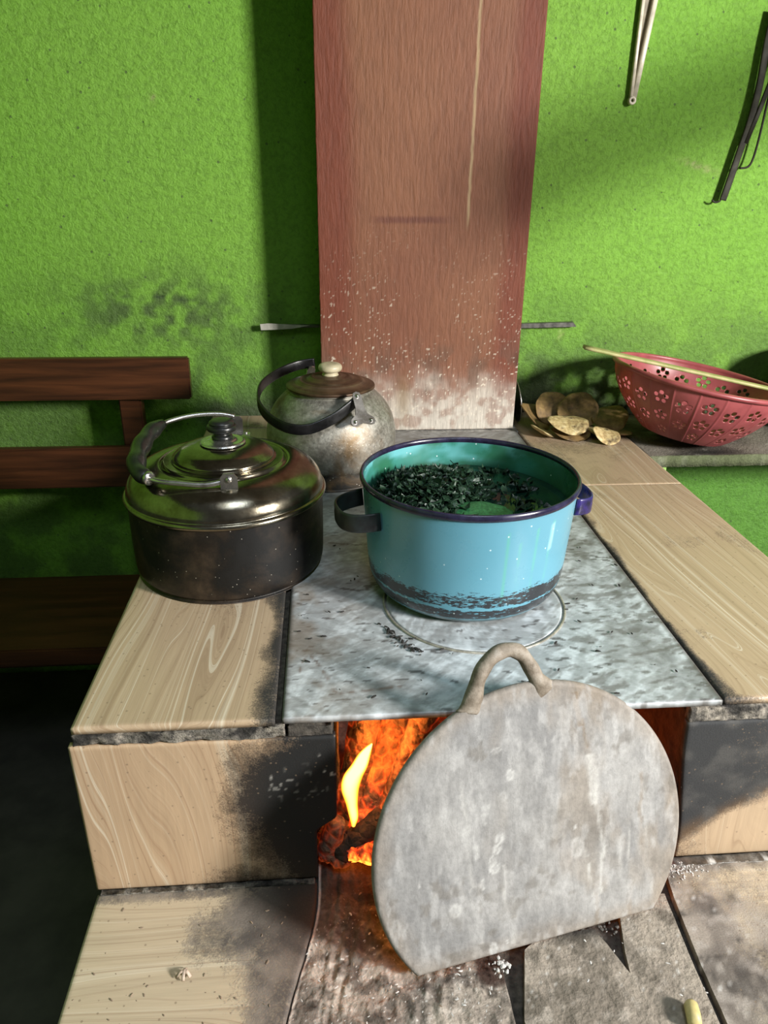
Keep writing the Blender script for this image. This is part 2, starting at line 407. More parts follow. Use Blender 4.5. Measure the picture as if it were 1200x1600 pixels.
# tops
def s_lt(P):
    x, y = P[:, 0], P[:, 1]
    d = -.072-x
    e = ss(.034, -.004, d+.03*(fbm(x*30, y*20, 4, 70)-.5)-.014*ss(.95, .76, y))*.9
    k = np.exp(-(((x+.17)/.19)**2+((y-1.2)/.19)**2)**3)*.45
    return np.clip(e*.95+k*.5+.28*ss(.55, .75, fbm(x*12, y*12, 4, 71))*ss(.16, 0, d), 0, 1.2)
tile('tile', (-.322, FY, 0), (.249, 0, 0), (0, .60, 0), (0, 0, 1), MT1, s_lt)
tile('tile', (-.322, FY+.603, 0), (.249, 0, 0), (0, .60, 0), (0, 0, 1), MT2b, s_lt)
tile('tile', (-.322, FY+1.206, 0), (.249, 0, 0), (0, .116, 0), (0, 0, 1), MT2b, lambda P: .45*ss(.4, .7, fbm(P[:, 0]*20, P[:, 1]*20, 3, 1)))
def s_rt(P):
    x, y = P[:, 0], P[:, 1]
    d = x-.513
    e = ss(.018, -.004, d+.024*(fbm(x*30, y*16, 4, 72)-.5)-.006*ss(.95, .76, y))*.85
    f = ss(.032, .0, (y-FY)+.35*d+.03*(fbm(x*22, y*22, 3, 73)-.5)-.0)*.9
    st_ = ss(.62, .75, fbm(x*9+3, y*9, 4, 74))*.25
    return np.clip(np.maximum(e, f)+st_, 0, 1)
tile('tile', (.513, FY+.004, 0), (.279, 0, 0), (0, .7468, 0), (0, 0, 1), MT2, s_rt)
tile('tile', (.513, FY+.752, 0), (.279, 0, 0), (0, .57, 0), (0, 0, 1), MT2b, lambda P: .32*ss(.45, .7, fbm(P[:, 0]*9, P[:, 1]*9, 4, 75))+.5*ss(.02, .0, P[:, 0]-.513))
# mortar strips under the top tiles, along the front
crumb('mortar_edge', -.325, -.06, FY-.002, FY+.012, -.030, -.011, 80, .010)
crumb('mortar_edge', -.06, .0, FY+.001, FY+.012, -.030, -.011, 81, .004, mat=M_conc)
crumb('mortar_edge', .467, .79, FY-.001, FY+.012, -.034, -.011, 82, .006)
obj('mortar_fill', *box(-.0725, -.0655, FY+.006, 1.9, -.012, -.004), M_conc, stove, smooth=False)
obj('mortar_fill', *box(.5075, .5125, FY+.006, 1.9, -.012, -.004), M_conc, stove, smooth=False)
V, F, u, v = slab((-.066, 1.895, 0), (.58, 0, 0), (0, .184, 0), (0, 0, 1), 70, 24, .012, disp=lambda a, b: .003*(fbm(a/.02, b/.02, 4, 83)-.6))
M_ash = plain('ash_dusted_cement', (.42, .40, .37), .9, 0, 70, .6, .6, .003)
obj('back_mortar', V, F, M_ash, stove)
# front left tile (cut corner at the fire mouth)
def s_lf(P):
    x, z = P[:, 0], P[:, 2]
    # clean heart of the tile; soot fans out from the fire mouth
    d = np.hypot((x-.03)/1.0, (z+.145)/1.12)
    n = .055*(fbm(x*22, z*22, 5, 90)-.5)
    s = ss(.205, .115, d+n)
    low = ss(.052, .0, (z+.28)+.03*(fbm(x*26, z*26, 4, 91)-.5))*ss(-.24, -.10, x)*.75
    return np.clip(np.maximum(s, low)*1.05+.12*ss(.006, 0, z+.28), 0, 1.15)
def sc_lf(P):
    x, z = P[:, 0], P[:, 2]
    c = lerp((.045, .028, .018), (.008, .008, .008), ss(.20, .10, np.hypot(x-.03, z+.12)))
    sp = ss(.80, .86, vn(x*230+3, z*150, 92))*ss(-.12, -.06, x)*ss(-.15, -.05, z)*ss(.38, .5, fbm(x*25, z*25, 2, 93))
    return lerp(c, (.75, .72, .66), sp)
poly = [(-.330, -.0), ]
V, F, u, v = slab((-.330, FY, -.281), (.332, 0, 0), (0, 0, .250), (0, -1, 0), 110, 84, .011, edge=.0012)
# pull the lower right corner in, as the broken tile does
kx = ss(-.165, -.195, V[:, 2])*.028
V[:, 0] = -.330+(V[:, 0]+.330)*(1-kx/.332)
obj('tile', V, F, MT3, stove, attrs={'soot': s_lf(V), 'SootCol': sc_lf(V)})
# front right tile, slanting fire mouth edge
def s_rf(P):
    x, z = P[:, 0], P[:, 2]
    line = -.245+(x-.475)*.62      # edge of the sooty upper part, with some shadow painted into it
    s = ss(-.026, .016, z-line+.022*(fbm(x*26, z*26, 5, 94)-.5))
    return np.clip(s*.9+.55*ss(.56, .49, x+.04*(fbm(x*26, z*26, 3, 96)-.5))*.7+.15*ss(.55, .75, fbm(x*30, z*30, 4, 95)), 0, 1.1)
V, F, u, v = slab((.468, FY, -.281), (.33, 0, 0), (0, 0, .246), (0, -1, 0), 90, 66, .011, edge=.0012)
V[:, 0] += ss(-.03, -.28, V[:, 2])*.024*(1-(V[:, 0]-.468)/.33)
obj('tile', V, F, MT5, stove, attrs={'soot': s_rf(V), 'SootCol': lerp(lerp((.13, .075, .035), (.030, .031, .033), ss(-.015, .03, V[:, 2]-(-.245+(V[:, 0]-.475)*.62))), (.075, .072, .068), ss(.42, .72, fbm(V[:, 0]*34, V[:, 2]*34, 5, 98))*.8)})

# ---- ledge pieces
crumb('joint_cement', -.325, -.03, FY-.009, FY-.0, LZ-.008, LZ+.0035, 97, .004)
def s_ll(P):
    x, y = P[:, 0], P[:, 1]
    d = np.hypot((x+.0)/1.0, (y-.72)/.9)
    s = ss(.235, .08, d+.13*(fbm(x*16, y*16, 5, 100)-.5))
    s = np.maximum(s, ss(.16, .10, -(x+.0)+.10*(fbm(x*20, y*20, 4, 101)-.5))*.8)
    s = np.maximum(s, ss(.020, .0, FY-.012-y)*.7)
    s = np.maximum(s, .9*np.exp(-(((x+.145)/.012)**2+((y-.667)/.010)**2)))
    return np.clip(s, 0, 1)
def sc_ll(P):
    x, y = P[:, 0], P[:, 1]
    c = lerp((.22, .185, .155), (.10, .085, .075), ss(.35, .65, fbm(x*30, y*30, 4, 102)))
    c = lerp(c, (.035, .024, .018), ss(.18, .06, np.hypot(x+.0, y-.757)+.04*(fbm(x*20, y*20, 3, 103)-.5)))
    return c
V, F, u, v = slab((-.328, .41, LZ), (.260, 0, 0), (0, .342, 0), (0, 0, 1), 80, 100, .012, edge=.0012)
V[:, 0] += ss(.52, .74, V[:, 1])*.040*(V[:, 0]+.328)/.26
obj('tile', V, F, MT4, stove, attrs={'soot': s_ll(V), 'SootCol': sc_ll(V)})
M_ledge = painted('ashy_ledge_cement', .92, 160, .55, 1.0, .003, bdet=6, spec=.2)
def ledge_cols(x, y, seed):
    c = lerp((.42, .36, .30), (.19, .16, .135), ss(.3, .7, fbm(x*22, y*22, 6, seed)))
    c = lerp(c, (.56, .50, .44), ss(.56, .72, fbm(x*90, y*90, 4, seed+1))*.55)
    c = lerp(c, (.060, .050, .042), ss(.52, .70, fbm(x*48, y*48, 5, seed+2))*.75)
    fl = ss(.90, .96, vn(x*400, y*400, seed+3)); c = lerp(c, (.75, .72, .68), fl*.8)
    c = lerp(c, (.05, .03, .02), ss(.14, .03, np.hypot((x-.02)*.7, y-.757))*.85)
    return c
def ridges(a, b):
    w = np.sin((a+.016*(fbm(a*30, b*12, 4, 110)-.5))*2*PI/.0165)
    return .0012*w*ss(.3, .6, fbm(a*22, b*9, 3, 109))+.007*(fbm(a/.014, b/.018, 5, 111)-.5)
V, F, u, v = slab((-.066, .41, LZ-.007), (.272, 0, 0), (0, .50, 0), (0, 0, 1), 200, 300, .012, disp=ridges)
sh = ss(.52, .74, V[:, 1])*.040*np.clip(1-(V[:, 0]+.066)/.27, 0, 1); V[:, 0] += sh
# sink the ash hollow under the griddle
pit = np.exp(-(((V[:, 0]-.195)/.026)**4+((V[:, 1]-.625)/.035)**4)); V[:, 2] -= pit*.004
cc = ledge_cols(V[:, 0], V[:, 1], 112)
cc = lerp(cc, (.05, .025, .018), ss(.3, .7, pit*(.5+fbm(V[:, 0]*40, V[:, 1]*40, 3, 113)))*.85)
cc = lerp(cc, (.62, .55, .47), ss(.0035, .001, np.abs(V[:, 0]-sh+.0645))*.8)
obj('rough_cement_bed', V, F, M_ledge, stove, cols=cc)
# fire floor
V, F, u, v = slab((-.028, .74, LZ-.012), (.51, 0, 0), (0, .70, 0), (0, 0, 1), 90, 120, .006, disp=lambda a, b: .016*(fbm(a/.05, b/.05, 5, 114)-.4))
obj('fire_floor', V, F, plain('hot_ash', (.16, .11, .08), .95, 0, 80, .6, .8, .004), stove)
def polyslab(name, poly, z, th, colf, mat, nsub=.006):
    """irregular broken slab: polygon triangulated finely by clipping a grid through bmesh bisects"""
    bm = bmesh.new(); vs = [bm.verts.new((a, b, z)) for a, b in poly]; f = bm.faces.new(vs)
    if f.normal.z < 0: f.normal_flip()
    xs = [p[0] for p in poly]; ys = [p[1] for p in poly]
    q = min(xs)+nsub
    while q < max(xs):
        bmesh.ops.bisect_plane(bm, geom=bm.verts[:]+bm.edges[:]+bm.faces[:], plane_co=(q, 0, 0), plane_no=(1, 0, 0)); q += nsub
    q = min(ys)+nsub
    while q < max(ys):
        bmesh.ops.bisect_plane(bm, geom=bm.verts[:]+bm.edges[:]+bm.faces[:], plane_co=(0, q, 0), plane_no=(0, 1, 0)); q += nsub
    r = bmesh.ops.extrude_face_region(bm, geom=bm.faces[:])
    for g_ in r['geom']:
        if isinstance(g_, bmesh.types.BMVert): g_.co.z -= th
    bmesh.ops.recalc_face_normals(bm, faces=bm.faces[:])
    bm.normal_update()
    V, F = bmdata(bm); V = np.array(V)
    top = V[:, 2] > z-.0001
    V[:, 2] += np.where(top, .0022*(fbm(V[:, 0]/.012, V[:, 1]/.012, 4, 120)-.5), 0)
    return V, F
pl = [(.222, .41), (.216, .545), (.230, .600), (.238, .632), (.262, .648), (.335, .655), (.346, .634), (.362, .592), (.366, .620), (.374, .655),
      (.385, .70), (.452, .70), (.446, .60), (.441, .41)]
V, F = polyslab('x', pl, LZ, .012, None, None, .0035)
cl = ledge_cols(V[:, 0], V[:, 1], 130); cl = lerp(cl, (.30, .26, .20), .35*np.ones(len(V)))
cl = lerp(cl, (.03, .028, .026), np.exp(-(((V[:, 0]-.32)/.05)**2+((V[:, 1]-.655)/.016)**2))*.9)
sharp(obj('broken_tile', V, F, M_ledge, stove, cols=cl))
pl = [(.449, .41), (.455, .60), (.462, .69), (.470, .744), (.86, .744), (.86, .41)]
V, F = polyslab('x', pl, LZ+.001, .012, None, None, .005)
s_ = np.clip(ss(.70, .46, V[:, 0]+.25*(fbm(V[:, 0]*14, V[:, 1]*14, 5, 131)-.5))*.95+.3*ss(.5, .7, fbm(V[:, 0]*20, V[:, 1]*20, 4, 132))+.5*ss(.02, 0, .744-V[:, 1]), 0, 1)
sharp(obj('tile', V, F, MT4, stove, attrs={'soot': s_, 'SootCol': ledge_cols(V[:, 0], V[:, 1], 133)*.8}))
crumb('joint_cement', .47, .86, FY-.016, FY-.0, LZ-.008, LZ+.003, 134, .006, mat=M_ash)

# ================================================================== STEEL PLATE
plate = empty('cooking_plate', (.2215, 1.33, 0), 'grey white ash streaked steel cooking plate set in the stove top', 'hotplate')
def plate_cols(x, y):
    w_ = .06*(fbm(x*9, y*9, 3, 139)-.5)
    st1 = fbm((x+y*.8+w_)*14, (y-x*.5+w_)*75, 5, 140); st2 = fbm((x-y*.5+w_)*80, (y+x*.3-w_)*16, 5, 141)
    st3 = fbm((x+y)*130, (y-x)*22, 4, 147)
    c = lerp((.37, .39, .40), (.66, .70, .73), ss(.38, .62, .4*st1+.35*st2+.25*st3))
    c = lerp(c, (.20, .195, .185), ss(.55, .68, st1)*.55)
    c = lerp(c, (.15, .14, .13), ss(.54, .68, fbm((x+y*.4+w_)*40, (y-x*.3+w_)*95, 6, 142))*(.35+.4*ss(.15, .45, x)))
    c = lerp(c, (.20, .19, .18), ss(.55, .7, fbm(x*11, y*14, 4, 149))*.35)
    far = ss(1.05, 1.6, y); c = lerp(c, (.17, .16, .14), far*.65)  # far end darkened: shade painted into the plate colour
    sc = ss(.70, .74, fbm(x*45+y*40, y*120, 4, 143))*ss(.48, .6, fbm(x*7, y*7, 3, 144)); c = lerp(c, (.05, .04, .035), sc*.75)
    lft = ss(.10, -.06, x)*ss(.42, .65, fbm(x*26, y*20, 5, 145)); c = lerp(c, (.22, .17, .125), lft*.7)
    rgt = ss(.40, .50, x)*ss(.38, .62, fbm(x*40, y*28, 5, 146)); c = lerp(c, (.12, .115, .11), rgt*.6)
    for (a, b, a1, b1) in ((-.035, .90, -.008, .84), (-.035, .90, -.045, .85), (-.008, .84, .004, .80), (.01, .80, .09, .81)):
        t = np.clip(((x-a)*(a1-a)+(y-b)*(b1-b))/((a1-a)**2+(b1-b)**2), 0, 1)
        d = np.hypot(x-a-t*(a1-a), y-b-t*(b1-b)); c = lerp(c, (.15, .09, .06), ss(.004, .001, d)*ss(.3, .6, fbm(x*120, y*120, 2, 148))*.7)
    ed = ss(.010, .0, np.minimum(x+.064, .507-x)); c = lerp(c, (.06, .05, .04), ed*.8)
    return c
g = G('ash_streaked_steel'); c = g.attr('Col', True); n = g.noise(60, 6, .7, 1.2, g.map((1, 2.6, 1), rot=(0, 0, .6))); n2 = g.noise(300, 3)
c = g.mix(.35, c, g.ramp(n, (.32, .4), (.55, 1.)), 'MULTIPLY')
g.p(Base_Color=c, Roughness=g.ramp(n, (.3, .38), (.7, .62)), Metallic=.15, Specular_IOR_Level=.6); g.bump(n, .25, .0008); M_plate = g.m
V, F, u, v = slab((-.064, FY-.002, .003), (.571, 0, 0), (0, 1.14, 0), (0, 0, 1), 200, 390, .0085, edge=.001)
obj('plate', V, F, M_plate, plate, cols=plate_cols(V[:, 0], V[:, 1]))
rc = (.227, 1.02)
V, F = lathe((rc[0], rc[1], .0), [(.0, .0046)]+[(.136*k/40, .0046-.0002*k/40) for k in range(1, 41)]+[(.1385, .0040), (.1385, .003)], 200)
V = np.array(V); obj('burner_lid', V, F, M_plate, plate, cols=plate_cols(V[:, 0]*.8+V[:, 1]*.5-.4, V[:, 1]*.8-V[:, 0]*.5+.25))
V, F = lathe((rc[0], rc[1], .0), smoothprof([(.1405, .003), (.1405, .0046), (.1425, .0054), (.1445, .0046), (.1445, .003)], 3), 128)
obj('burner_ring', V, F[:-2], plain('bright_rim_metal', (.50, .46, .38), .4, .5, 80, .5), plate)['label'] = 'thin pale raised ring'

# ================================================================== GRIDDLE (leaning on the stove)
u_ = Vector((.977, .213, 0)).normalized(); n_ = Vector((.203, -.931, .303)).normalized(); v_ = n_.cross(u_).normalized()
if v_.z < 0: v_ = -v_
n_ = u_.cross(v_); n_ = n_ if n_.y < 0 else -n_
A_ = Vector((.084, .604, -.2795))
grd = empty('clay_griddle', A_, 'large grey half round griddle with loop handle leaning against the fire mouth', 'griddle')
R_, cu, cv, TH = .2145, .180, .133, .013
def gp(u, v, w): return A_+u_*u+v_*v+n_*w
ns = 170; sgrid = np.sin(np.linspace(-PI/2, PI/2, ns)); 
tt = np.linspace(0, 1, ns); vgrid = (cv+R_)*(0.5-0.5*np.cos(PI*tt))
Vs = []; UV = []
for side in (1, -1):
    for vv in vgrid:
        hw = math.sqrt(max(0, R_**2-(vv-cv)**2))
        for s in sgrid:
            uu = cu+hw*s; de = min(R_-math.hypot(uu-cu, vv-cv), vv)
            e = .0065; k = math.sqrt(max(0, 1-(1-min(max(de, 0)/e, 1))**2))
            UV.append((uu, vv)); Vs.append((uu, vv, side*TH/2*k))
Vs = np.array(Vs); UVa = np.array(UV)
dent = -.006*np.exp(-(((UVa[:, 0]-.245)/.035)**2+((UVa[:, 1]-.115)/.035)**2))+.003*(fbm(UVa[:, 0]*9, UVa[:, 1]*9, 3, 150)-.5)
bdr = np.minimum(1, np.minimum(R_-np.hypot(UVa[:, 0]-cu, UVa[:, 1]-cv), UVa[:, 1])/.02).clip(0, 1)
Vs[:, 2] += dent*bdr
W = np.array(A_)+Vs[:, :1]*np.array(u_)+Vs[:, 1:2]*np.array(v_)+Vs[:, 2:3]*np.array(n_)
F = []
for sd in range(2):
    b = sd*ns*ns
    for i in range(ns-1):
        for j in range(ns-1):
            q = (b+i*ns+j, b+i*ns+j+1, b+(i+1)*ns+j+1, b+(i+1)*ns+j); F.append(q if sd == 0 else q[::-1])
def grid_cols(u, v):
    c = lerp((.37, .36, .345), (.27, .265, .26), ss(.35, .65, fbm(u*9, v*9, 4, 151)))
    c = lerp(c, (.46, .45, .435), ss(.45, .75, fbm(u*45, v*14, 4, 152))*.5)
    c = lerp(c, (.30, .235, .165), ss(.55, .75, fbm(u*22+4, v*10, 4, 153))*.45*ss(.10, .30, u+.3*v))
    edge = np.minimum(R_-np.hypot(u-cu, v-cv), v)
    c = lerp(c, (.30, .23, .16), ss(.035, .0, edge+.02*(fbm(u*30, v*30, 3, 154)-.5))*.45)
    c = lerp(c, (.22, .21, .20), np.exp(-(((u-.245)/.05)**2+((v-.115)/.045)**2))*.45)
    rs = np.random.RandomState(4)
    def drip(u0, v0, u1, v1, wd, col, k, wob=.004):
        t = np.clip((v-v0)/(v1-v0), 0, 1); cxx = u0+(u1-u0)*t+wob*(fbm(v*60, v*0+u0*50, 3, 160)-.5)*2
        d = np.abs(u-cxx); m = ss(wd, wd*.35, d)*((v-min(v0, v1) > 0)&(v-max(v0, v1) < 0))
        m = m*(.35+.65*ss(.3, .6, fbm(u*90, v*50, 3, 161)))
        return lerp(c, col, m*k)
    pale = (.60, .585, .55)
    for (a, b, a1, b1, wd, k) in ((.262, .24, .268, .17, .010, .75), (.268, .17, .278, .10, .004, .85), (.278, .11, .266, .045, .0035, .9),
                                  (.255, .09, .258, .045, .003, .8), (.30, .12, .297, .07, .0025, .6), (.313, .13, .312, .08, .002, .5),
                                  (.085, .24, .09, .10, .004, .4), (.085, .10, .10, .02, .0025, .35), (.135, .12, .13, .06, .003, .55), (.145, .05, .14, .01, .006, .35),
                                  (.235, .13, .25, .10, .008, .5), (.335, .16, .345, .03, .003, .3)):
        c = drip(a, b, a1, b1, wd, pale, k)
    for (a, b, a1, b1, wd, k) in ((.243, .325, .250, .28, .006, .6), (.252, .29, .258, .25, .003, .5), (.262, .06, .262, .0, .004, .4), (.335, .20, .33, .10, .004, .4), (.31, .05, .31, .0, .006, .3)):
        c = drip(a, b, a1, b1, wd, (.22, .15, .085), k)
    for (a, b, ra, rb, k) in ((.131, .155, .005, .007, .8), (.126, .142, .005, .006, .8), (.119, .128, .004, .008, .7), (.122, .118, .008, .007, .8), (.066, .075, .008, .009, .7),
                              (.104, .100, .003, .008, .8), (.150, .235, .006, .007, .8), (.086, .175, .004, .007, .6), (.098, .145, .004, .011, .6), (.133, .27, .008, .003, .5),
                              (.115, .20, .006, .003, .5), (.112, .185, .004, .008, .5), (.24, .115, .010, .014, .45), (.022, .12, .0015, .004, .9), (.113, .010, .005, .010, .8), (.132, .015, .002, .003, .9), (.238, .145, .002, .003, .9), (.14, .21, .006, .006, .3)):
        d = np.hypot((u-a)/ra, (v-b)/rb); c = lerp(c, (.62, .61, .585), (ss(1.2, .85, d)*(.45+.55*ss(.4, .8, d)))*k)
    c = lerp(c, (.17, .15, .125), ss(.60, .72, fbm(u*70, v*60, 4, 162))*ss(.5, .65, fbm(u*10, v*10, 3, 163))*.5)
    c = lerp(c, (.50, .49, .475), ss(.58, .7, fbm(u*80, v*30, 4, 164))*.45)
    return c
g = G('fired_clay_grey'); c = g.attr('Col', True); n = g.noise(140, 6, .65, .2); n2 = g.noise(60, 4, .6, .3, g.map((1.6, 1, .5)))
c = g.mix(.45, c, g.ramp(n2, (.32, .55), (.6, 1.)), 'MULTIPLY'); c = g.mix(.35, c, g.ramp(n, (.32, .45), (.6, 1.)), 'MULTIPLY')
g.p(Base_Color=c, Roughness=.72, Specular_IOR_Level=.35); g.bump(g.math('ADD', n, n2), .45, .0016); M_clay = g.m
o = obj('disc', W, F, M_clay, grd, cols=grid_cols(UVa[:, 0], UVa[:, 1])*.84)
bm = bmesh.new(); bm.from_mesh(o.data); bmesh.ops.remove_doubles(bm, verts=bm.verts[:], dist=.00004); bm.to_mesh(o.data); bm.free()
hp = smoothprof([(.105, .322), (.112, .345), (.121, .368), (.137, .386), (.157, .3925), (.175, .386), (.188, .366), (.197, .347), (.207, .331)], 7)
hw = [.019+.020*abs(2*i/(len(hp)-1)-1)**6-.001*math.sin(i*.7) for i in range(len(hp))]
hV, hF = tube([gp(a, b, .001) for a, b in hp], 0, 20, flat=[(w_, .0185-.0072*abs(2*i/(len(hp)-1)-1)**5) for i, w_ in enumerate(hw)], up=n_, e=1)
g = G('fired_clay_brown'); n = g.noise(60, 6, .65); g.p(Base_Color=g.ramp(n, (.3, (.10, .075, .05)), (.55, (.24, .20, .155)), (.75, (.34, .31, .27))), Roughness=.65); g.bump(n, .5, .003)
obj('handle', hV, hF, g.m, grd)['label'] = 'browner rounded loop handle'

# ================================================================== ENAMEL POT
PC = (.222, 1.088, .0047)
pot = empty('enamel_pot', PC, 'big open light blue enamel pot with dark rim on the cooking plate', 'pot')
prof = smoothprof([(.0, .0), (.10, .0), (.128, .002), (.143, .009), (.1535, .024), (.1585, .045), (.162, .09), (.1655, .14), (.1685, .188)], 12)
V, F = lathe((0, 0, 0), prof, 260, False); V = np.array(V)
r_ = np.hypot(V[:, 0], V[:, 1]); an = np.arctan2(V[:, 1], V[:, 0]); zz = V[:, 2]; arc = an*.16
c = np.tile((.115, .31, .405), (len(V), 1)).astype(float)
c = lerp(c, (.10, .28, .37), ss(.4, .7, fbm(arc*12, zz*12, 4, 170))*.4)
b = ss(.085, .052, zz+.02*(fbm(arc*9, zz*0, 3, 171)-.5))*ss(.026, .040, zz)
wear = fbm(arc*26, zz*210, 5, 172); prt = fbm(arc*8+3, zz*20, 3, 173)
heavy = ss(-2.6, -3.1, an)*0+ss(-1.35, -.75, an)*(an < .8)+ss(-2.15, -2.9, an)+.35
m1 = np.clip(b, 0, 1)*ss(.56, .42, wear-.22*(prt-.5)-.10*np.clip(heavy, 0, 1)+.02)
m2 = ss(.038, .033, zz)*ss(.015, .020, zz)*ss(.62, .48, fbm(arc*30, zz*160, 4, 174)-.10*np.clip(heavy, 0, 1))
m3 = ss(.019, .012, zz)
hv = np.clip(heavy, 0, 1)
sootp = np.maximum(np.clip(b, 0, 1)*(.50+.30*hv+.6*(prt-.5)), ss(.038, .033, zz)*ss(.014, .019, zz)*(.60+.2*hv)); sootp = sootp-.35*ss(.003, .0, np.abs(zz-.0385))
c = lerp(c, (.07, .10, .10), m3*.8)
for (ax, top, bot, wd, col, k) in ((-1.40, .165, .05, .0022, (.10, .40, .27), .55), (-1.27, .145, .035, .0022, (.12, .42, .30), .5), (-1.12, .165, .055, .0022, (.11, .42, .29), .5),
                                   (-.93, .17, .07, .0025, (.13, .45, .33), .55), (-.93, .165, .12, .004, (.40, .70, .68), .6)):
    d = np.abs(an-ax+.02*(fbm(zz*40, zz*0+ax*9, 2, 176)-.5))*.163
    c = lerp(c, col, ss(wd, wd*.3, d)*(zz < top)*(zz > bot)*k)
sp = .0*ss(.90, .95, vn(arc*230, zz*230, 177))*ss(.4, .6, fbm(arc*20, zz*20, 2, 178)); c = lerp(c, (.75, .85, .85), sp*.8)
hs = np.exp(-((np.abs(np.abs(an)-PI*.93))/.12)**2)*ss(.11, .15, zz); c = lerp(c, (.03, .04, .04), hs*.6)
g = G('blue_enamel'); cc_ = g.attr('Col', True); n = g.noise(180, 4)
a_ = g.noise(70, 6, .72, 0, g.map((1, 1, 4.5))); b_ = g.noise(300, 3, .6, 0, g.map((.6, .6, 2)))
k_ = g.math('ADD', g.attr('soot'), g.math('MULTIPLY', g.math('SUBTRACT', g.math('ADD', g.math('MULTIPLY', a_, .7), g.math('MULTIPLY', b_, .3)), .5), 1.9))
cc_ = g.mix(g.ramp(k_, (.50, 0.), (.56, 1.)), cc_, (.020, .022, .026))
vo = g.voro(55); cc_ = g.mix(g.math('MULTIPLY', g.math('LESS_THAN', vo, .07), .8), cc_, (.6, .72, .75))
g.p(Base_Color=cc_, Roughness=g.ramp(g.noise(30, 4), (.3, .22), (.7, .42)), Coat_Weight=.25, Coat_Roughness=.15); g.bump(n, .08, .0006); M_en = g.m
obj('body', V+np.array(PC), F, M_en, pot, cols=c, attrs={'soot': sootp})
pin = smoothprof([(.1675, .188), (.1635, .14), (.160, .09), (.156, .045), (.150, .024), (.12, .006), (.0, .005)], 10)
V, F = lathe((0, 0, 0), pin, 200, False); V = np.array(V); an = np.arctan2(V[:, 1], V[:, 0]); arc = an*.16; zz = V[:, 2]
c = lerp((.04, .20, .16), (.12, .38, .40), ss(.42, .62, fbm(arc*14, zz*26, 4, 180))); c = lerp(c, (.02, .11, .045), ss(.45, .62, fbm(arc*18+5, zz*30, 5, 181))*.75)
c = lerp(c, (.016, .07, .045), ss(.16, .135, zz+.02*(fbm(arc*22, zz*0, 3, 182)-.5))); c = lerp(c, (.02, .085, .05), ss(.9, .0, np.abs(an+.0))*.7)  # green stain, plus shade painted on the right inner side
o = obj('inner_wall', V+np.array(PC), F, M_en, pot, cols=c); o['label'] = 'green stained inside of the pot'
M_navy = plain('navy_enamel', (.025, .022, .055), .25, 0, 60, .6, .1, .0005)
V, F = lathe(PC, smoothprof([(.1675, .186), (.1695, .184), (.1722, .187), (.1728, .191), (.171, .195), (.168, .195), (.1662, .191), (.1675, .186)], 4), 160)
obj('rim', V, F[:-2], M_navy, pot)['label'] = 'dark navy rolled rim'
def potc(a, r, z): return (PC[0]+r*math.cos(a), PC[1]+r*math.sin(a), PC[2]+z)
def loop_handle(a0, half, out, zc, h, mat, name):
    pts = []
    a1, a2 = a0-half, a0+half
    for t in np.linspace(0, 1, 26):
        a = a1+(a2-a1)*t
        # straight outwards then round: rectangular loop
        k = (1-abs(2*t-1)**3.2)
        pts.append(potc(a, .168+out*k, zc-.004*k))
    V, F = tube(pts, 0, 12, flat=(.0045, h)); return obj('handle', V, F, mat, pot)
M_burnt = plain('scorched_enamel', (.010, .010, .011), .4, 0, 60, .6, .3, .001, (.018, .025, .025))
loop_handle(PI*1.07, .30, .046, .150, .030, M_burnt, 'l')['label'] = 'scorched black loop handle'
loop_handle(.02, .30, .030, .150, .028, plain('violet_enamel', (.035, .022, .16), .25, 0, 50, .7, .1, .0005, (.012, .012, .03)), 'r')['label'] = 'deep violet blue loop handle'
# liquid and greens
LZp = .146
V, F = lathe((PC[0], PC[1], PC[2]+LZp), [(.0, 0), (.05, 0), (.1, 0), (.14, 0), (.1625, 0), (.1625, -.03), (0, -.03)], 96)
V = np.array(V); hx = V[:, 0]-PC[0]; hy = V[:, 1]-PC[1]
g = G('green_broth'); n = g.noise(30, 5, .6, .5); n3 = g.noise(9, 2)
g.p(Base_Color=g.mix(g.ramp(n3, (.4, 0.), (.62, .6)), (.005, .016, .014), g.ramp(n, (.4, (.006, .03, .018)), (.65, (.014, .07, .03)))), Roughness=.07, Specular_IOR_Level=.6)
g.bump(n, .25, .003); o = obj('broth', V, F, g.m, loc=(PC[0], PC[1], PC[2]+LZp-.03)); tag(o, 'dark green broth filling the blue enamel pot', 'broth', kind='stuff')
ra = random.Random(11); nprs = np.random.RandomState(3)
V = []; F = []
def hgt(x, y):   # mound of greens, heaped at the left
    return .034*math.exp(-(((x+.075)/.062)**2+((y-.01)/.085)**2))+.016*math.exp(-(((x+.01)/.05)**2+((y-.06)/.05)**2))-.004
leaf_n = 0
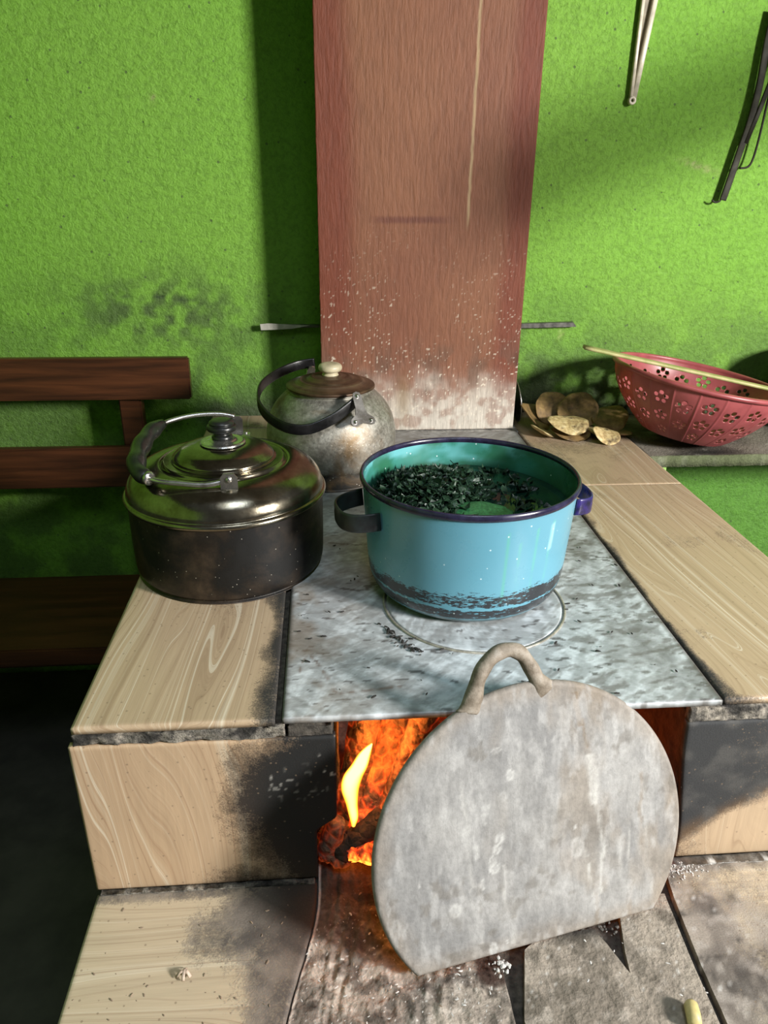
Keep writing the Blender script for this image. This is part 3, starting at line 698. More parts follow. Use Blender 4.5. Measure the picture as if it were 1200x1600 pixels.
while leaf_n < 1350:
    x = ra.uniform(-.155, .12); y = ra.uniform(-.155, .15)
    if math.hypot(x, y) > .150: continue
    hh = hgt(x, y)
    if hh < .000 and ra.random() > .10: continue
    if hh < .000: hh = .001
    if math.hypot((x-.012)/.052, (y+.050)/.040) < 1.0 and ra.random() < .93: continue
    leaf_n += 1
    L = ra.uniform(.014, .036); Wd = L*ra.uniform(.28, .55); yaw = ra.uniform(0, 2*PI); pit_ = ra.uniform(-.5, .5); rol = ra.uniform(-.8, .8)
    R3 = (Matrix.Rotation(yaw, 3, 'Z') @ Matrix.Rotation(pit_, 3, 'Y') @ Matrix.Rotation(rol, 3, 'X'))
    b0 = len(V); crl = ra.uniform(-.5, .6)*L
    for i, (t, wq) in enumerate(((0, .1), (.25, .8), (.5, 1), (.78, .65), (1, .05))):
        for s in (-1, 0, 1):
            p = R3 @ Vector((L*(t-.5), s*Wd*wq*.5, crl*(t-.5)**2*2+abs(s)*Wd*.22*wq+ra.uniform(-.0012, .0012)))
            V.append((PC[0]+x+p.x, PC[1]+y+p.y, PC[2]+LZp+hh+ra.uniform(-.006, .004)+p.z))
    for i in range(4):
        for s in range(2): F.append((b0+i*3+s, b0+i*3+s+1, b0+i*3+s+4, b0+i*3+s+3))
for k in range(60):   # thin stems
    x = ra.uniform(-.13, .07); y = ra.uniform(-.12, .12)
    if hgt(x, y) < .002 or math.hypot(x, y) > .14: continue
    a = ra.uniform(0, 2*PI); L = ra.uniform(.015, .035); h0 = hgt(x, y)+ra.uniform(.0, .006)
    p0 = Vector((PC[0]+x, PC[1]+y, PC[2]+LZp+h0)); d = Vector((math.cos(a), math.sin(a), ra.uniform(-.15, .35)))*L
    tv, tf = tube([p0, p0+d*.5+Vector((0, 0, .003)), p0+d], .0007, 5); b0 = len(V); V += tv; F += [tuple(i+b0 for i in q) for q in tf]
g = G('wet_greens'); n = g.noise(40, 5); g.p(Base_Color=g.ramp(n, (.3, (.004, .014, .009)), (.6, (.018, .045, .024)), (.78, (.05, .10, .05))), Roughness=.42, Specular_IOR_Level=.35); g.bump(g.noise(120, 5), .6, .002)
V = np.array(V); rr_ = np.hypot(V[:, 0]-PC[0], V[:, 1]-PC[1]); k = np.minimum(1, .1545/np.maximum(rr_, 1e-6)); V[:, 0] = PC[0]+(V[:, 0]-PC[0])*k; V[:, 1] = PC[1]+(V[:, 1]-PC[1])*k
o = obj('boiled_greens', V, F, g.m, loc=(PC[0]-.07, PC[1], PC[2]+LZp)); tag(o, 'heap of wilted dark green leaves inside the blue enamel pot', 'greens', kind='stuff')
bp = (PC[0]+.012, PC[1]-.052, PC[2]+LZp+.0005)
V, F = sphere((0, 0, 0), 1, 4); V = np.array(V); V = V[:]*1.0
nz = .75+.5*fbm(V[:, 0]*1.5+7, V[:, 1]*1.5, 3, 190); V = np.stack([V[:, 0]*.052*nz, V[:, 1]*.040*nz, V[:, 2]*.010], 1)+np.array(bp)
g = G('green_froth'); n = g.noise(160, 5, .7); g.p(Base_Color=g.ramp(n, (.35, (.015, .09, .035)), (.65, (.05, .22, .085))), Roughness=.4); g.bump(n, .6, .002)
o = obj('green_froth', V, F, g.m, loc=bp); tag(o, 'smooth green froth patch among the leaves in blue pot', 'froth', kind='stuff')

# ================================================================== KETTLES
def kettle_metal(name, lo, hi, metal=.85, r0=.25, r1=.5, grime=(.03, .02, .012), gs=8, glo=.52, ghi=.66, strip=None):
    g = G(name); n = g.noise(gs, 6, .65, .3); f = g.noise(220, 4, .7); z = g.sep()[2]
    c = g.ramp(g.noise(26, 5, .6), (.35, lo), (.65, hi))
    c = g.mix(g.ramp(n, (glo, 0.), (ghi, 1.)), c, grime)
    c = g.mix(.3, c, g.ramp(f, (.3, .4), (.6, 1.)), 'MULTIPLY')
    sp = g.voro(90); c = g.mix(g.math('MULTIPLY', g.math('LESS_THAN', sp, .075), .5), c, (.6, .55, .45))
    g.p(Base_Color=c, Metallic=metal, Roughness=g.ramp(n, (.35, r0), (.65, r1))); g.bump(g.math('ADD', f, n), .12, .0012); return g.m
M_k1low = kettle_metal('burnt_steel', (.022, .015, .011), (.065, .045, .03), .3, .32, .6, (.006, .0055, .005), 9, .36, .56)
M_k1 = kettle_metal('smoky_steel', (.15, .125, .085), (.30, .27, .205), .97, .12, .26, (.08, .055, .03), 6, .55, .8)
M_steel = kettle_metal('worn_bright_steel', (.42, .40, .37), (.6, .58, .55), .95, .18, .35, (.12, .10, .08), 20, .6, .8)
M_bake = plain('black_bakelite', (.014, .015, .014), .3, 0, 60, .5, .3, .0008)
K = (-.1725, 1.197, .0005)
k1 = empty('wide_kettle', K, 'wide squat steel kettle with blackened lower half and folded bail handle', 'kettle')
V, F = lathe(K, smoothprof([(.0, .0), (.145, .0), (.155, .005), (.1605, .016), (.162, .05), (.1625, .10), (.163, .134)], 8), 160); obj('body', V, F[:], M_k1low, k1)['label'] = 'soot blackened straight lower body'
V, F = lathe(K, smoothprof([(.163, .131), (.1665, .132), (.1685, .136), (.1665, .140), (.1635, .142), (.1625, .150), (.157, .163), (.146, .175), (.130, .184), (.113, .188), (.106, .1875), (.1035, .1845), (.1005, .1865), (.097, .192), (.09, .192), (.0, .192)], 5), 160)
obj('shoulder', V, F[1:], M_k1, k1)['label'] = 'shiny domed brown grey steel shoulder'
lid = lathe(K, smoothprof([(.0, .189), (.080, .1915), (.0825, .194), (.083, .197), (.0805, .200), (.077, .203), (.068, .209), (.052, .214), (.038, .216), (.0, .2165)], 5), 128); ld = obj('lid', *lid, M_k1, k1)
obj('knob_collar', *lathe(K, smoothprof([(.0, .2155), (.034, .217), (.0365, .219), (.034, .221), (.024, .2215), (.018, .224), (.0, .225)], 4), 64), M_steel, ld)
obj('knob', *lathe(K, smoothprof([(.0, .2235), (.016, .2245), (.0165, .229), (.0135, .232), (.0145, .2355), (.0215, .2375), (.0245, .2415), (.0235, .2465), (.020, .2485), (.0205, .2515), (.016, .2555), (.008, .257), (.0, .2575)], 5), 64), M_bake, ld)
bail = smoothprof([(-.150, 1.078, .197), (-.185, 1.072, .192), (-.225, 1.075, .194), (-.262, 1.082, .197), (-.290, 1.105, .201), (-.302, 1.145, .208), (-.304, 1.20, .215), (-.298, 1.245, .222), (-.278, 1.280, .228), (-.238, 1.300, .233), (-.195, 1.312, .232), (-.165, 1.316, .226)], 6)
nb = len(bail)
bl = obj('bail_handle', *tube(bail, [.0042]*nb, 12), M_steel, k1)
gsec = bail[20:48]; gr = [.0085+.0065*math.sin(PI*i/(len(gsec)-1))**.45+.0012*math.sin(i*.9) for i in range(len(gsec))]
obj('grip', *tube(gsec, gr, 18), M_bake, bl)['label'] = 'black moulded grip with finger bulges'
p0, p1 = Vector(gsec[0]), Vector(gsec[1]); d = (p0-p1).normalized()
obj('ferrule', *tube([p0-d*.002, p0+d*.003, p0+d*.004], [.0115, .0105, .006], 18), M_steel, bl)
for sx, yy, zz_ in ((-.150, 1.070, .190), (-.165, 1.322, .206)):
    sgn = -1 if yy < 1.2 else 1
    bm_ = join(prism([(-.013, -.014), (.013, -.014), (.013, .013), (.008, .0195), (-.008, .0195), (-.013, .013)], (sx, yy-sgn*0+(.000 if sgn > 0 else 0), zz_), (1, 0, 0), (0, 0, 1), (0, sgn, 0), .0025),
               box(sx-.026, sx+.026, min(yy, yy-sgn*.018), max(yy, yy-sgn*.018), zz_-.0155, zz_-.0115, .001))
    eo = obj('ear', *bm_, M_steel, k1, smooth=False)
    for q in (-.018, .018): obj('rivet', *sphere((sx+q, yy-sgn*.006, zz_-.011), .004, 3, (1, 1, .7)), M_steel, eo)
    obj('pivot_pin', *sphere((sx, yy+sgn*.001, zz_+.010), .0048, 3, (1, .6, 1)), M_steel, eo)

K2 = (.010, 1.612, .004)
k2 = empty('round_kettle', K2, 'round bellied dull aluminium kettle with cream knob and black strap handle', 'kettle')
g = G('dull_aluminium'); n = g.noise(30, 6, .7); f = g.noise(160, 5, .7); z = g.sep()[2]
c = g.ramp(n, (.35, (.26, .24, .20)), (.65, (.46, .44, .39)))
hm = g.math('ADD', z, g.math('MULTIPLY', n, .03)); c = g.mix(g.ramp(g.math('MULTIPLY', hm, 4), (.20, 1.), (.27, 0.)), c, (.02, .018, .015))
br = g.ramp(g.noise(9, 5, .6, .5), (.52, 0.), (.66, .8)); c = g.mix(br, c, (.20, .12, .05))
c = g.mix(.55, c, g.ramp(f, (.3, .35), (.6, 1.)), 'MULTIPLY')
sp = g.voro(110); c = g.mix(g.math('MULTIPLY', g.math('LESS_THAN', sp, .10), .7), c, (.75, .7, .6))
g.p(Base_Color=c, Metallic=g.ramp(g.math('MULTIPLY', hm, 4), (.20, .0), (.27, .75)), Roughness=g.ramp(f, (.3, .42), (.7, .65))); g.bump(f, .3, .0015); M_k2 = g.m
V, F = lathe(K2, smoothprof([(.0, .0), (.118, .0), (.125, .004), (.128, .02), (.1285, .036), (.133, .040), (.1395, .052), (.1435, .080), (.1430, .105), (.1365, .135), (.1225, .162), (.104, .182), (.090, .192), (.086, .198), (.0, .198)], 7), 160); obj('body', V, F, M_k2, k2)
g = G('brown_scorched_lid'); r = g.sep(); rad = g.math('SQRT', g.math('ADD', g.math('MULTIPLY', r[0], r[0]), g.math('MULTIPLY', r[1], r[1])))
rn = g.noise(60, 4, .6, 0, None, rad); n = g.noise(40, 5)
c = g.mix(.6, g.ramp(rn, (.35, (.03, .018, .012)), (.5, (.12, .065, .035)), (.68, (.28, .20, .14))), g.ramp(n, (.3, (.03, .02, .015)), (.7, (.16, .10, .06))))
g.p(Base_Color=c, Metallic=.55, Roughness=.38); g.bump(g.math('ADD', rn, n), .3, .0015)
ld = obj('lid', *lathe(K2, smoothprof([(.0, .197), (.088, .199), (.0955, .2005), (.097, .203), (.094, .2055), (.086, .208), (.076, .210), (.068, .2155), (.062, .2155), (.052, .217), (.042, .2225), (.034, .2225), (.020, .224), (.0, .2245)], 5), 128), g.m, k2)
ld['label'] = 'brown stained lid with concentric rings'
obj('knob', *lathe(K2, smoothprof([(.0, .2225), (.017, .2235), (.0165, .2275), (.0155, .2305), (.022, .233), (.0255, .238), (.0245, .245), (.017, .2495), (.0, .2505)], 5), 64), plain('cream_plastic', (.62, .54, .36), .4, 0, 30, .4, .2, .001), ld)['label'] = 'cream coloured round knob'
strap = smoothprof([(.064, 1.500, .2035), (.045, 1.487, .190), (.010, 1.470, .170), (-.035, 1.458, .155), (-.075, 1.463, .155), (-.112, 1.495, .163), (-.138, 1.540, .177), (-.146, 1.595, .190), (-.138, 1.655, .199), (-.108, 1.705, .210), (-.065, 1.738, .220), (-.025, 1.748, .224)], 6)
M_str = plain('black_lacquered_strap', (.012, .011, .012), .28, .2, 50, .6, .4, .001)
obj('bail_handle', *tube(strap, 0, 12, flat=[(.0060, .0225)]*len(strap)), M_str, k2)
def ear2(px, py, pz, nx, ny, name='ear'):
    N = Vector((nx, ny, 0)).normalized(); px += N.x*.007; py += N.y*.007; pz += .005; N2 = (N+Vector((0, 0, .75))).normalized(); U = Vector((-N.y, N.x, 0)); Vv = N2.cross(U); 
    if Vv.z < 0: Vv = -Vv
    poly = [(-.024, -.026), (-.021, -.031), (-.014, -.032), (0, -.0275), (.014, -.032), (.021, -.031), (.024, -.026), (.022, -.019), (.012, -.011), (.0085, .002), (.0085, .024), (.006, .031), (0, .0335), (-.006, .031), (-.0085, .024), (-.0085, .002), (-.012, -.011), (-.022, -.019)]
    poly = [(a*1.12, b*1.12) for a, b in poly]; V, F = prism(poly, (px, py, pz), U, Vv, N2, .003)
    e = recalc(obj(name, V, F, M_steel, k2, smooth=False))
    for a, b in ((-.0174, -.0274), (.0174, -.0274), (0, .027)):
        q = Vector((px, py, pz))+U*a+Vv*b+N2*.001; obj('rivet', *sphere(q, .0042, 3, (1, 1, 1)), M_steel, e)
ear2(.066, 1.482, .186, .35, -.94)
ear2(-.036, 1.748, .185, -.3, 1.0)

# ================================================================== LEANING LID by the chimney
pl_ = empty('small_pan_lid', (.52, 1.985, .001), 'small black pan lid standing on edge between chimney and flatbreads', 'lid')
V = []; F = []; n = 48
for k_, (r, t) in enumerate(((.0, .004), (.045, .003), (.055, .0), (.058, -.0015), (.058, .0015), (.055, .003), (.045, .006), (.0, .007))):
    for j in range(n):
        a = 2*PI*j/n; V.append((.519+t+.016*(1+r*math.sin(a)/.058-1)*-.4+.006, 1.985+r*math.cos(a), .0595+r*math.sin(a)))
for i in range(7):
    for j in range(n):
        k = (j+1) % n; F.append((i*n+j, i*n+k, (i+1)*n+k, (i+1)*n+j))
recalc(obj('disc', V, F, M_bake, pl_)); 
rim = [(.519+.006+.0-.0064*math.sin(a), 1.985+.058*math.cos(a), .0605+.058*math.sin(a)) for a in np.linspace(0, 2*PI, 49)]
obj('rim', *tube(rim, .0014, 8, up=(1, 0, 0)), M_steel, pl_)['label'] = 'bright metal rim'

# ================================================================== FLATBREADS
g = G('toasted_corn'); n = g.noise(70, 6, .65); b_ = g.noise(28, 4, .6)
c = g.ramp(n, (.3, (.24, .15, .06)), (.5, (.52, .39, .18)), (.72, (.72, .60, .35)))
c = g.mix(g.ramp(b_, (.52, 0.), (.66, .9)), c, (.07, .038, .018)); g.p(Base_Color=c, Roughness=.7); g.bump(n, .8, .005); M_t1 = g.m
g = G('browned_corn'); n = g.noise(30, 6, .65); c = g.ramp(n, (.3, (.06, .035, .014)), (.55, (.22, .135, .05)), (.75, (.38, .26, .10))); g.p(Base_Color=c, Roughness=.6); g.bump(n, .7, .004); M_t2 = g.m
def bread(c, r, rx, ry, rz, curl, mat, seed, label, th=.007, sx=1.):
    N = 40; rings = 9; V = []; R3 = Matrix.Rotation(rz, 3, 'Z') @ Matrix.Rotation(ry, 3, 'Y') @ Matrix.Rotation(rx, 3, 'X')
    rs = np.random.RandomState(seed); ph = rs.rand(4)*6
    for side in (1, -1):
        for i in range(rings+1):
            q = i/rings
            for j in range(N):
                a = 2*PI*j/N; rr = r*q*(1+.05*math.sin(2*a+ph[0])+.035*math.sin(3*a+ph[1])+.02*math.sin(7*a+ph[2]))
                x, y = rr*math.cos(a)*sx, rr*math.sin(a)
                z = .38*curl*(x*x)/r+.10*r*q*q*math.sin(2*a+ph[3])+side*th/2*math.sqrt(max(0, 1-q**4))+side*.0015*(float(fbm(x*90+seed, y*90, 3, seed))-.5)
                V.append(Vector((x, y, z)))
    V = [R3 @ v for v in V]; mz = min(v.z for v in V)
    V = [(c[0]+v.x, c[1]+v.y, c[2]+v.z-mz) for v in V]
    F = []
    for s in range(2):
        b = s*(rings+1)*N
        for i in range(rings):
            for j in range(N):
                k = (j+1) % N; f = (b+i*N+j, b+i*N+k, b+(i+1)*N+k, b+(i+1)*N+j); F.append(f[::-1] if s == 0 else f)
    b2 = (rings+1)*N
    for j in range(N): k = (j+1) % N; F.append((rings*N+j, b2+rings*N+j, b2+rings*N+k, rings*N+k))
    o = recalc(obj('flatbread', V, F, mat, loc=c)); tag(o, label, 'flatbread', 'dried flatbreads heaped on the back of the stove'); return o
bread((.640, 1.845, .001), .048, .10, .0, .1, .15, M_t2, 1, 'brown flatbread lying flat underneath the pale speckled one')
bread((.634, 1.850, .018), .052, .22, -.05, .4, .10, M_t1, 2, 'large pale speckled flatbread on top at the front of the heap', .010)
bread((.716, 1.800, .001), .036, .42, .05, .3, .8, M_t1, 3, 'small curled golden flatbread at the front right of the heap')
bread((.565, 1.850, .001), .034, .40, .25, 1.2, .7, M_t1, 4, 'small yellowish folded flatbread at the heap\'s left front')
bread((.560, 1.925, .003), .052, .55, .35, .5, .9, M_t2, 5, 'dark curled flatbread nearest the chimney at the back left')
bread((.615, 1.945, .010), .050, .80, .15, -.2, .8, M_t2, 6, 'brown flatbread leaning upright behind the pale speckled one')
bread((.680, 1.925, .008), .056, .75, -.25, .1, .9, M_t2, 7, 'largest dark flatbread standing tilted at the heap\'s centre back')
bread((.700, 1.865, .001), .042, .25, .2, .9, .5, M_t1, 8, 'light brown flatbread between the golden one and heap\'s back')
bread((.762, 1.905, .004), .050, .45, -.15, .0, .7, M_t2, 9, 'olive brown flatbread tucked beside the pink colander at the back')
bread((.768, 1.850, .001), .042, .12, .1, 2.2, .4, M_t2, 10, 'flat brown flatbread under the left side of the colander')

# ================================================================== SIDE SHELF
sh_ = empty('masonry_shelf', (1.25, 1.9, -.85), 'rough grey cement shelf on a green base right of the stove', 'shelf')
def slc(x, y):
    c = lerp((.25, .22, .18), (.10, .085, .07), ss(.35, .65, fbm(x*12, y*12, 5, 200))); c = lerp(c, (.40, .38, .33), ss(.6, .75, fbm(x*30, y*30, 4, 201))*.6)
    c = lerp(c, (.02, .018, .016), np.exp(-(((x-.97)/.07)**2+((y-1.735)/.02)**2))*.9); return c
V, F, u, v = slab((.797, 1.705, -.010), (1.0, 0, 0), (0, .373, 0), (0, 0, 1), 160, 60, .028, disp=lambda a, b: .003*(fbm(a/.03, b/.03, 4, 202)-.5), edge=.004, jag=.006, seed=203)
cs = slc(V[:, 0], V[:, 1]); fr = (V[:, 2] < -.016)|(V[:, 1] < 1.712); cs = lerp(cs, (.13, .17, .07), fr*.6)
obj('slab', V, F, M_ledge, sh_, cols=cs)
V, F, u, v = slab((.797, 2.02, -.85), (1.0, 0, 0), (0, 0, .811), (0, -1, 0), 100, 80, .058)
cw = wall_cols(V[:, 0]+3, V[:, 2]*.2+.75); cw = cw*np.array((.55, .66, .8))  # wall green darkened here to stand for shade under the slab
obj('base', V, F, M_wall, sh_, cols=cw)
V, F, u, v = slab((.80, 1.720, -.105), (.060, 0, 0), (0, 0, .066), (0, -1, 0), 14, 14, .209, edge=.003, jag=.003)
obj('plaster_patch', V, F, M_wall, sh_, cols=np.tile((.34, .58, .14), (len(V), 1)))['label'] = 'raised green plaster patch under slab end, colour lightened as if lit'  # brighter green paints in the light falling on this patch

# ================================================================== COLANDER (drilled with flower patterns)
CC = Vector((.925, 1.815, .018)); ax_ = .17
col = empty('pink_colander', CC, 'dusty red plastic colander with flower shaped holes, tilted on the cement shelf', 'colander')
R3 = Matrix.Rotation(ax_, 3, 'Y')
H_, rb, rt = .150, .105, .212
def cprof(t): return rb+(rt-rb)*(1-(1-t)**1.75), H_*t
holes = []
NS = 22; arcw = 2*PI/NS
NA, NZ = 22*30, 64
cells = np.ones((NA, NZ), bool)
AA = (np.arange(NA)+.5)/NA*2*PI; TT = (np.arange(NZ)+.5)/NZ
for k in range(NS):
    ac = (k+.5)*arcw
    for (fz, sc) in (((.73, 1.0), (.42, .9), (.16, .62)) if k % 2 else ((.66, 1.0), (.34, .85))):
        for q in range(5):
            th = 2*PI*q/5+(.3 if k % 2 else PI/2); off = .0138*sc
            rl, _ = cprof(fz); holes.append((ac+off*math.cos(th)/rl, fz+off*math.sin(th)/.19, .0062*sc, rl))
    rl, _ = cprof(.53)
def cpt(a, t, off=0):
    r, z = cprof(t); return r+off, z
V = []; F = []
# grid whose vertices near each hole edge are pulled on to the circle, cells inside removed
ga = np.arange(NA)/NA*2*PI; gt = np.arange(NZ+1)/NZ
gA, gT = np.meshgrid(ga, gt, indexing='ij'); inside = np.zeros((NA, NZ+1), bool)
for (ha, ht, hr, rl) in holes:
    da = (gA-ha+PI) % (2*PI)-PI; sl = .19
    dx = da*rl; dy = (gT-ht)*sl; d = np.hypot(dx, dy)
    inn = d < hr*.72; inside |= inn
    near = (~inn)&(d < hr*1.35)&(d > 1e-6)
    f = np.where(near, hr/np.maximum(d, 1e-6), 1.0); f = np.where(near & (d < hr*1.25), f, np.where(near, 1+(f-1)*.5, 1))
    gA = np.where(near, gA+dx*(f-1)/rl, gA); gT = np.where(near, gT+dy*(f-1)/sl, gT)
rr = rb+(rt-rb)*(1-(1-np.clip(gT, 0, 1))**1.75); zz_ = H_*gT
seg = np.abs(((gA/arcw) % 1)-.0); seg = np.minimum(seg, 1-seg); ribk = .0016*np.exp(-(seg*arcw*.17/.0018)**2)
for side in (0, 1):
    off = ribk if side == 0 else -.0024
    X = (rr+off)*np.cos(gA); Y_ = (rr+off)*np.sin(gA)
    V.append(np.stack([X, Y_, zz_], -1).reshape(-1, 3))
V = np.concatenate(V); st_ = NA*(NZ+1)
cellin = np.zeros((NA, NZ), bool)
for i in range(NA):
    i2 = (i+1) % NA
    cellin[i] = inside[i, :-1] | inside[i2, :-1] | inside[i, 1:] | inside[i2, 1:]
def vid(i, j, s): return s*st_+(i % NA)*(NZ+1)+j
for i in range(NA):
    for j in range(NZ):
        if cellin[i, j]: continue
        F.append((vid(i, j, 0), vid(i+1, j, 0), vid(i+1, j+1, 0), vid(i, j+1, 0)))
        F.append((vid(i, j, 1), vid(i, j+1, 1), vid(i+1, j+1, 1), vid(i+1, j, 1)))
        if cellin[(i+1) % NA, j]: F.append((vid(i+1, j, 0), vid(i+1, j, 1), vid(i+1, j+1, 1), vid(i+1, j+1, 0)))
        if cellin[(i-1) % NA, j]: F.append((vid(i, j, 0), vid(i, j+1, 0), vid(i, j+1, 1), vid(i, j, 1)))
        if j+1 < NZ and cellin[i, j+1]: F.append((vid(i, j+1, 0), vid(i+1, j+1, 0), vid(i+1, j+1, 1), vid(i, j+1, 1)))
        if j > 0 and cellin[i, j-1]: F.append((vid(i, j, 0), vid(i, j, 1), vid(i+1, j, 1), vid(i+1, j, 0)))
def tilt(V): return [tuple(CC+R3 @ Vector(p)) for p in V]
g = G('dusty_red_plastic'); n = g.noise(25, 5); g.p(Base_Color=g.ramp(n, (.3, (.25, .055, .058)), (.7, (.36, .085, .088))), Roughness=.38, Subsurface_Weight=.05); g.bump(g.noise(150, 3), .1, .0005); M_pink = g.m
base_z = .0
obj('basket', tilt(V.tolist()), F, M_pink, col)
obj('rim', tilt(lathe((0, 0, 0), smoothprof([(.209, .1455), (.213, .142), (.2195, .1445), (.222, .1495), (.219, .1545), (.2125, .1555), (.209, .152), (.209, .1455)], 4), 160)[0]), lathe((0, 0, 0), [(1, 1)]*29, 160)[1][:-2], M_pink, col)
V, F = lathe((0, 0, 0), [(.0, .0), (.10, .0), (.1065, .001), (.1065, .004), (.10, .004), (.0, .004)], 96); obj('bottom', tilt(V), F, M_pink, col)
# stick across the colander
s0, s1 = Vector((.622, 1.765, .253)), Vector((1.13, 1.700, .150)); 
sk = empty('wooden_stick', (s0+s1)/2, 'long flat pale wooden stick lying across the colander rim', 'stick')
pts = [s0+(s1-s0)*t for t in np.linspace(0, 1, 20)]
obj('blade', *tube(pts, 0, 12, flat=[(.034-.010*t, .0085) for t in np.linspace(0, 1, 20)]), plain('pale_greened_wood', (.46, .40, .19), .55, 0, 30, .5, .4, .001, (.28, .30, .09)), sk)

# dark pot at far right
dp = empty('dark_pot', (1.375, 1.935, -.008), 'dark sooty pot half in shadow behind the colander at right edge', 'pot')
P2 = (1.375, 1.935, -.008)
obj('body', *lathe(P2, smoothprof([(.0, .0), (.10, .0), (.118, .01), (.125, .06), (.124, .15), (.126, .192), (.1285, .195), (.127, .199), (.122, .198), (.120, .15), (.118, .03), (.0, .012)], 5), 96), plain('sooty_pot_metal', (.03, .035, .025), .45, .4, 40, .6), dp)
tube_h = [(1.375-.118-.03*math.sin(PI*t), 1.935-.045+.09*t-.03, .14) for t in np.linspace(0, 1, 14)]
obj('handle', *tube(tube_h, .004, 10), M_steel, dp)

# ================================================================== WALL HANGINGS
br = empty('white_bracket', (.785, 2.07, .80), 'cream metal v shaped bracket hanging point down on the upper wall', 'bracket')
g_cream = plain('cream_paint_metal', (.66, .60, .47), .42, .1, 40, .35, .2, .0008)
def strip(pts, wd, th, mat, parent, name):
    V, F = tube(pts, 0, 10, flat=(wd, th), up=(0, -1, 0)); return obj(name, V, F, mat, parent)
tipx, tipz = .776, .806
strip([(tipx-.003, 2.071, tipz), (tipx-.0035, 2.071, .90), (tipx-.003, 2.071, 1.20)], .009, .012, g_cream, br, 'arm')
strip([(tipx+.004, 2.071, tipz), (tipx+.014, 2.071, .90), (tipx+.046, 2.071, 1.20)], .013, .012, g_cream, br, 'arm')
obj('web', *prism([(tipx, tipz), (tipx+.046, 1.2), (tipx-.003, 1.2)], (0, 2.0765, 0), (1, 0, 0), (0, 0, 1), (0, -1, 0), .003), plain('shadowed_cream', (.25, .21, .14), .6), br, smooth=False)['label'] = 'recessed web between the arms, coloured as if in shade'  # darker cream paints the shade between the arms
bV, bF = lathe((0, 0, 0), [(.0038, -.006), (.009, -.006), (.0098, -.004), (.0098, .006), (.0038, .006)], 32)
bF = bF[:-2]+[(4*32+j, 4*32+(j+1) % 32, (j+1) % 32, j) for j in range(32)]
obj('pivot_eye', [(tipx+x, 2.069+z, tipz-.004+y) for x, y, z in bV], bF, g_cream, br)
tl = empty('iron_tongs', (1.075, 2.06, .60), 'dark iron tool with thin side rod hanging at the right of the wall', 'tool')
M_iron = plain('dark_greenish_iron', (.030, .027, .014), .7, .2, 60, .6, .4, .001)
obj('flat_bar', *tube(smoothprof([(1.098, 2.062, 1.0), (1.094, 2.062, .93), (1.094, 2.060, .84), (1.087, 2.060, .76), (1.074, 2.060, .69), (1.059, 2.060, .61), (1.052, 2.060, .575)], 6), 0, 12, flat=(.018, .007), up=(0, -1, 0)), M_iron, tl)
obj('side_rod', *tube(smoothprof([(1.130, 2.055, 1.0), (1.126, 2.055, .90), (1.120, 2.055, .80), (1.116, 2.055, .72), (1.110, 2.055, .672), (1.100, 2.055, .655), (1.080, 2.055, .652)], 6), .0028, 10), M_iron, tl)
obj('second_bar', *tube([(1.150, 2.05, 1.0), (1.120, 2.053, .86), (1.103, 2.057, .78), (1.085, 2.059, .71)], 0, 10, flat=(.012, .006), up=(0, -1, 0)), M_iron, tl)
obj('hook', *tube(smoothprof([(1.050, 2.06, .585), (1.044, 2.06, .573), (1.032, 2.06, .570), (1.023, 2.06, .575)], 5), .0025, 8), M_iron, tl)
obj('hanging_nail', *tube([(1.108, 2.079, .985), (1.108, 2.045, .990)], .004, 8), M_iron, tl)

# ================================================================== BENCH
g = G('red_brown_varnished_wood'); n = g.noise(14, 6, .6, .5, g.map((.25, 2, 4))); k = g.noise(5, 3)
g.p(Base_Color=g.ramp(n, (.3, (.022, .007, .003)), (.6, (.070, .022, .008)), (.8, (.11, .036, .013))), Roughness=.4); g.bump(n, .25, .001); M_wood = g.m
bn = empty('wooden_bench', (-.85, 1.8, -.85), 'dark red brown wooden bench with slatted back against the left wall', 'bench')
obj('top_rail', *box(-1.50, -.350, 1.935, 1.962, .088, .196, .004), M_wood, bn, smooth=False)
obj('lower_rail', *box(-1.50, -.515, 1.935, 1.960, -.155, -.042, .004), M_wood, bn, smooth=False)
obj('back_post', *box(-.545, -.487, 1.962, 2.000, -.84, .180, .004), M_wood, bn, smooth=False)
obj('back_post', *box(-1.45, -1.392, 1.962, 2.000, -.84, .180, .004), M_wood, bn, smooth=False)
obj('seat', *box(-1.50, -.40, 1.56, 1.93, -.468, -.42, .004), M_wood, bn, smooth=False)
obj('seat_apron', *box(-1.48, -.42, 1.66, 1.685, -.54, -.469, .003), M_wood, bn, smooth=False)
for x in (-1.45, -.545): obj('front_leg', *box(x, x+.055, 1.69, 1.745, -.85, -.469, .004), M_wood, bn, smooth=False)

# ================================================================== FIRE
def charcoal(name, emis, strength, scale=70):
    g = G(name); v = g.voro(scale, 'DISTANCE_TO_EDGE'); n = g.noise(18, 5, .6, .4); f = g.noise(90, 5)
    hot = g.math('MULTIPLY', g.ramp(n, (.40, 0.), (.62, 1.)), g.ramp(v, (.0, 1.), (.16, .28), (.3, .1)))
    g.p(Base_Color=g.ramp(f, (.3, (.03, .016, .010)), (.7, (.22, .12, .07))), Roughness=.85, Emission_Color=g.ramp(n, (.45, (1., .05, .005)), (.7, emis)), Emission_Strength=g.math('MULTIPLY', hot, strength))
    g.bump(g.math('ADD', g.math('MULTIPLY', v, 2), f), 1, .004); return g.m
M_hot = charcoal('glowing_log', (1., .14, .01), 2.6); M_warm = charcoal('smouldering_log', (1., .25, .04), 1.1, 60); M_dim = charcoal('scorched_log', (1., .22, .04), .30, 60); M_coal = charcoal('live_coal', (1., .30, .03), 7, 50)
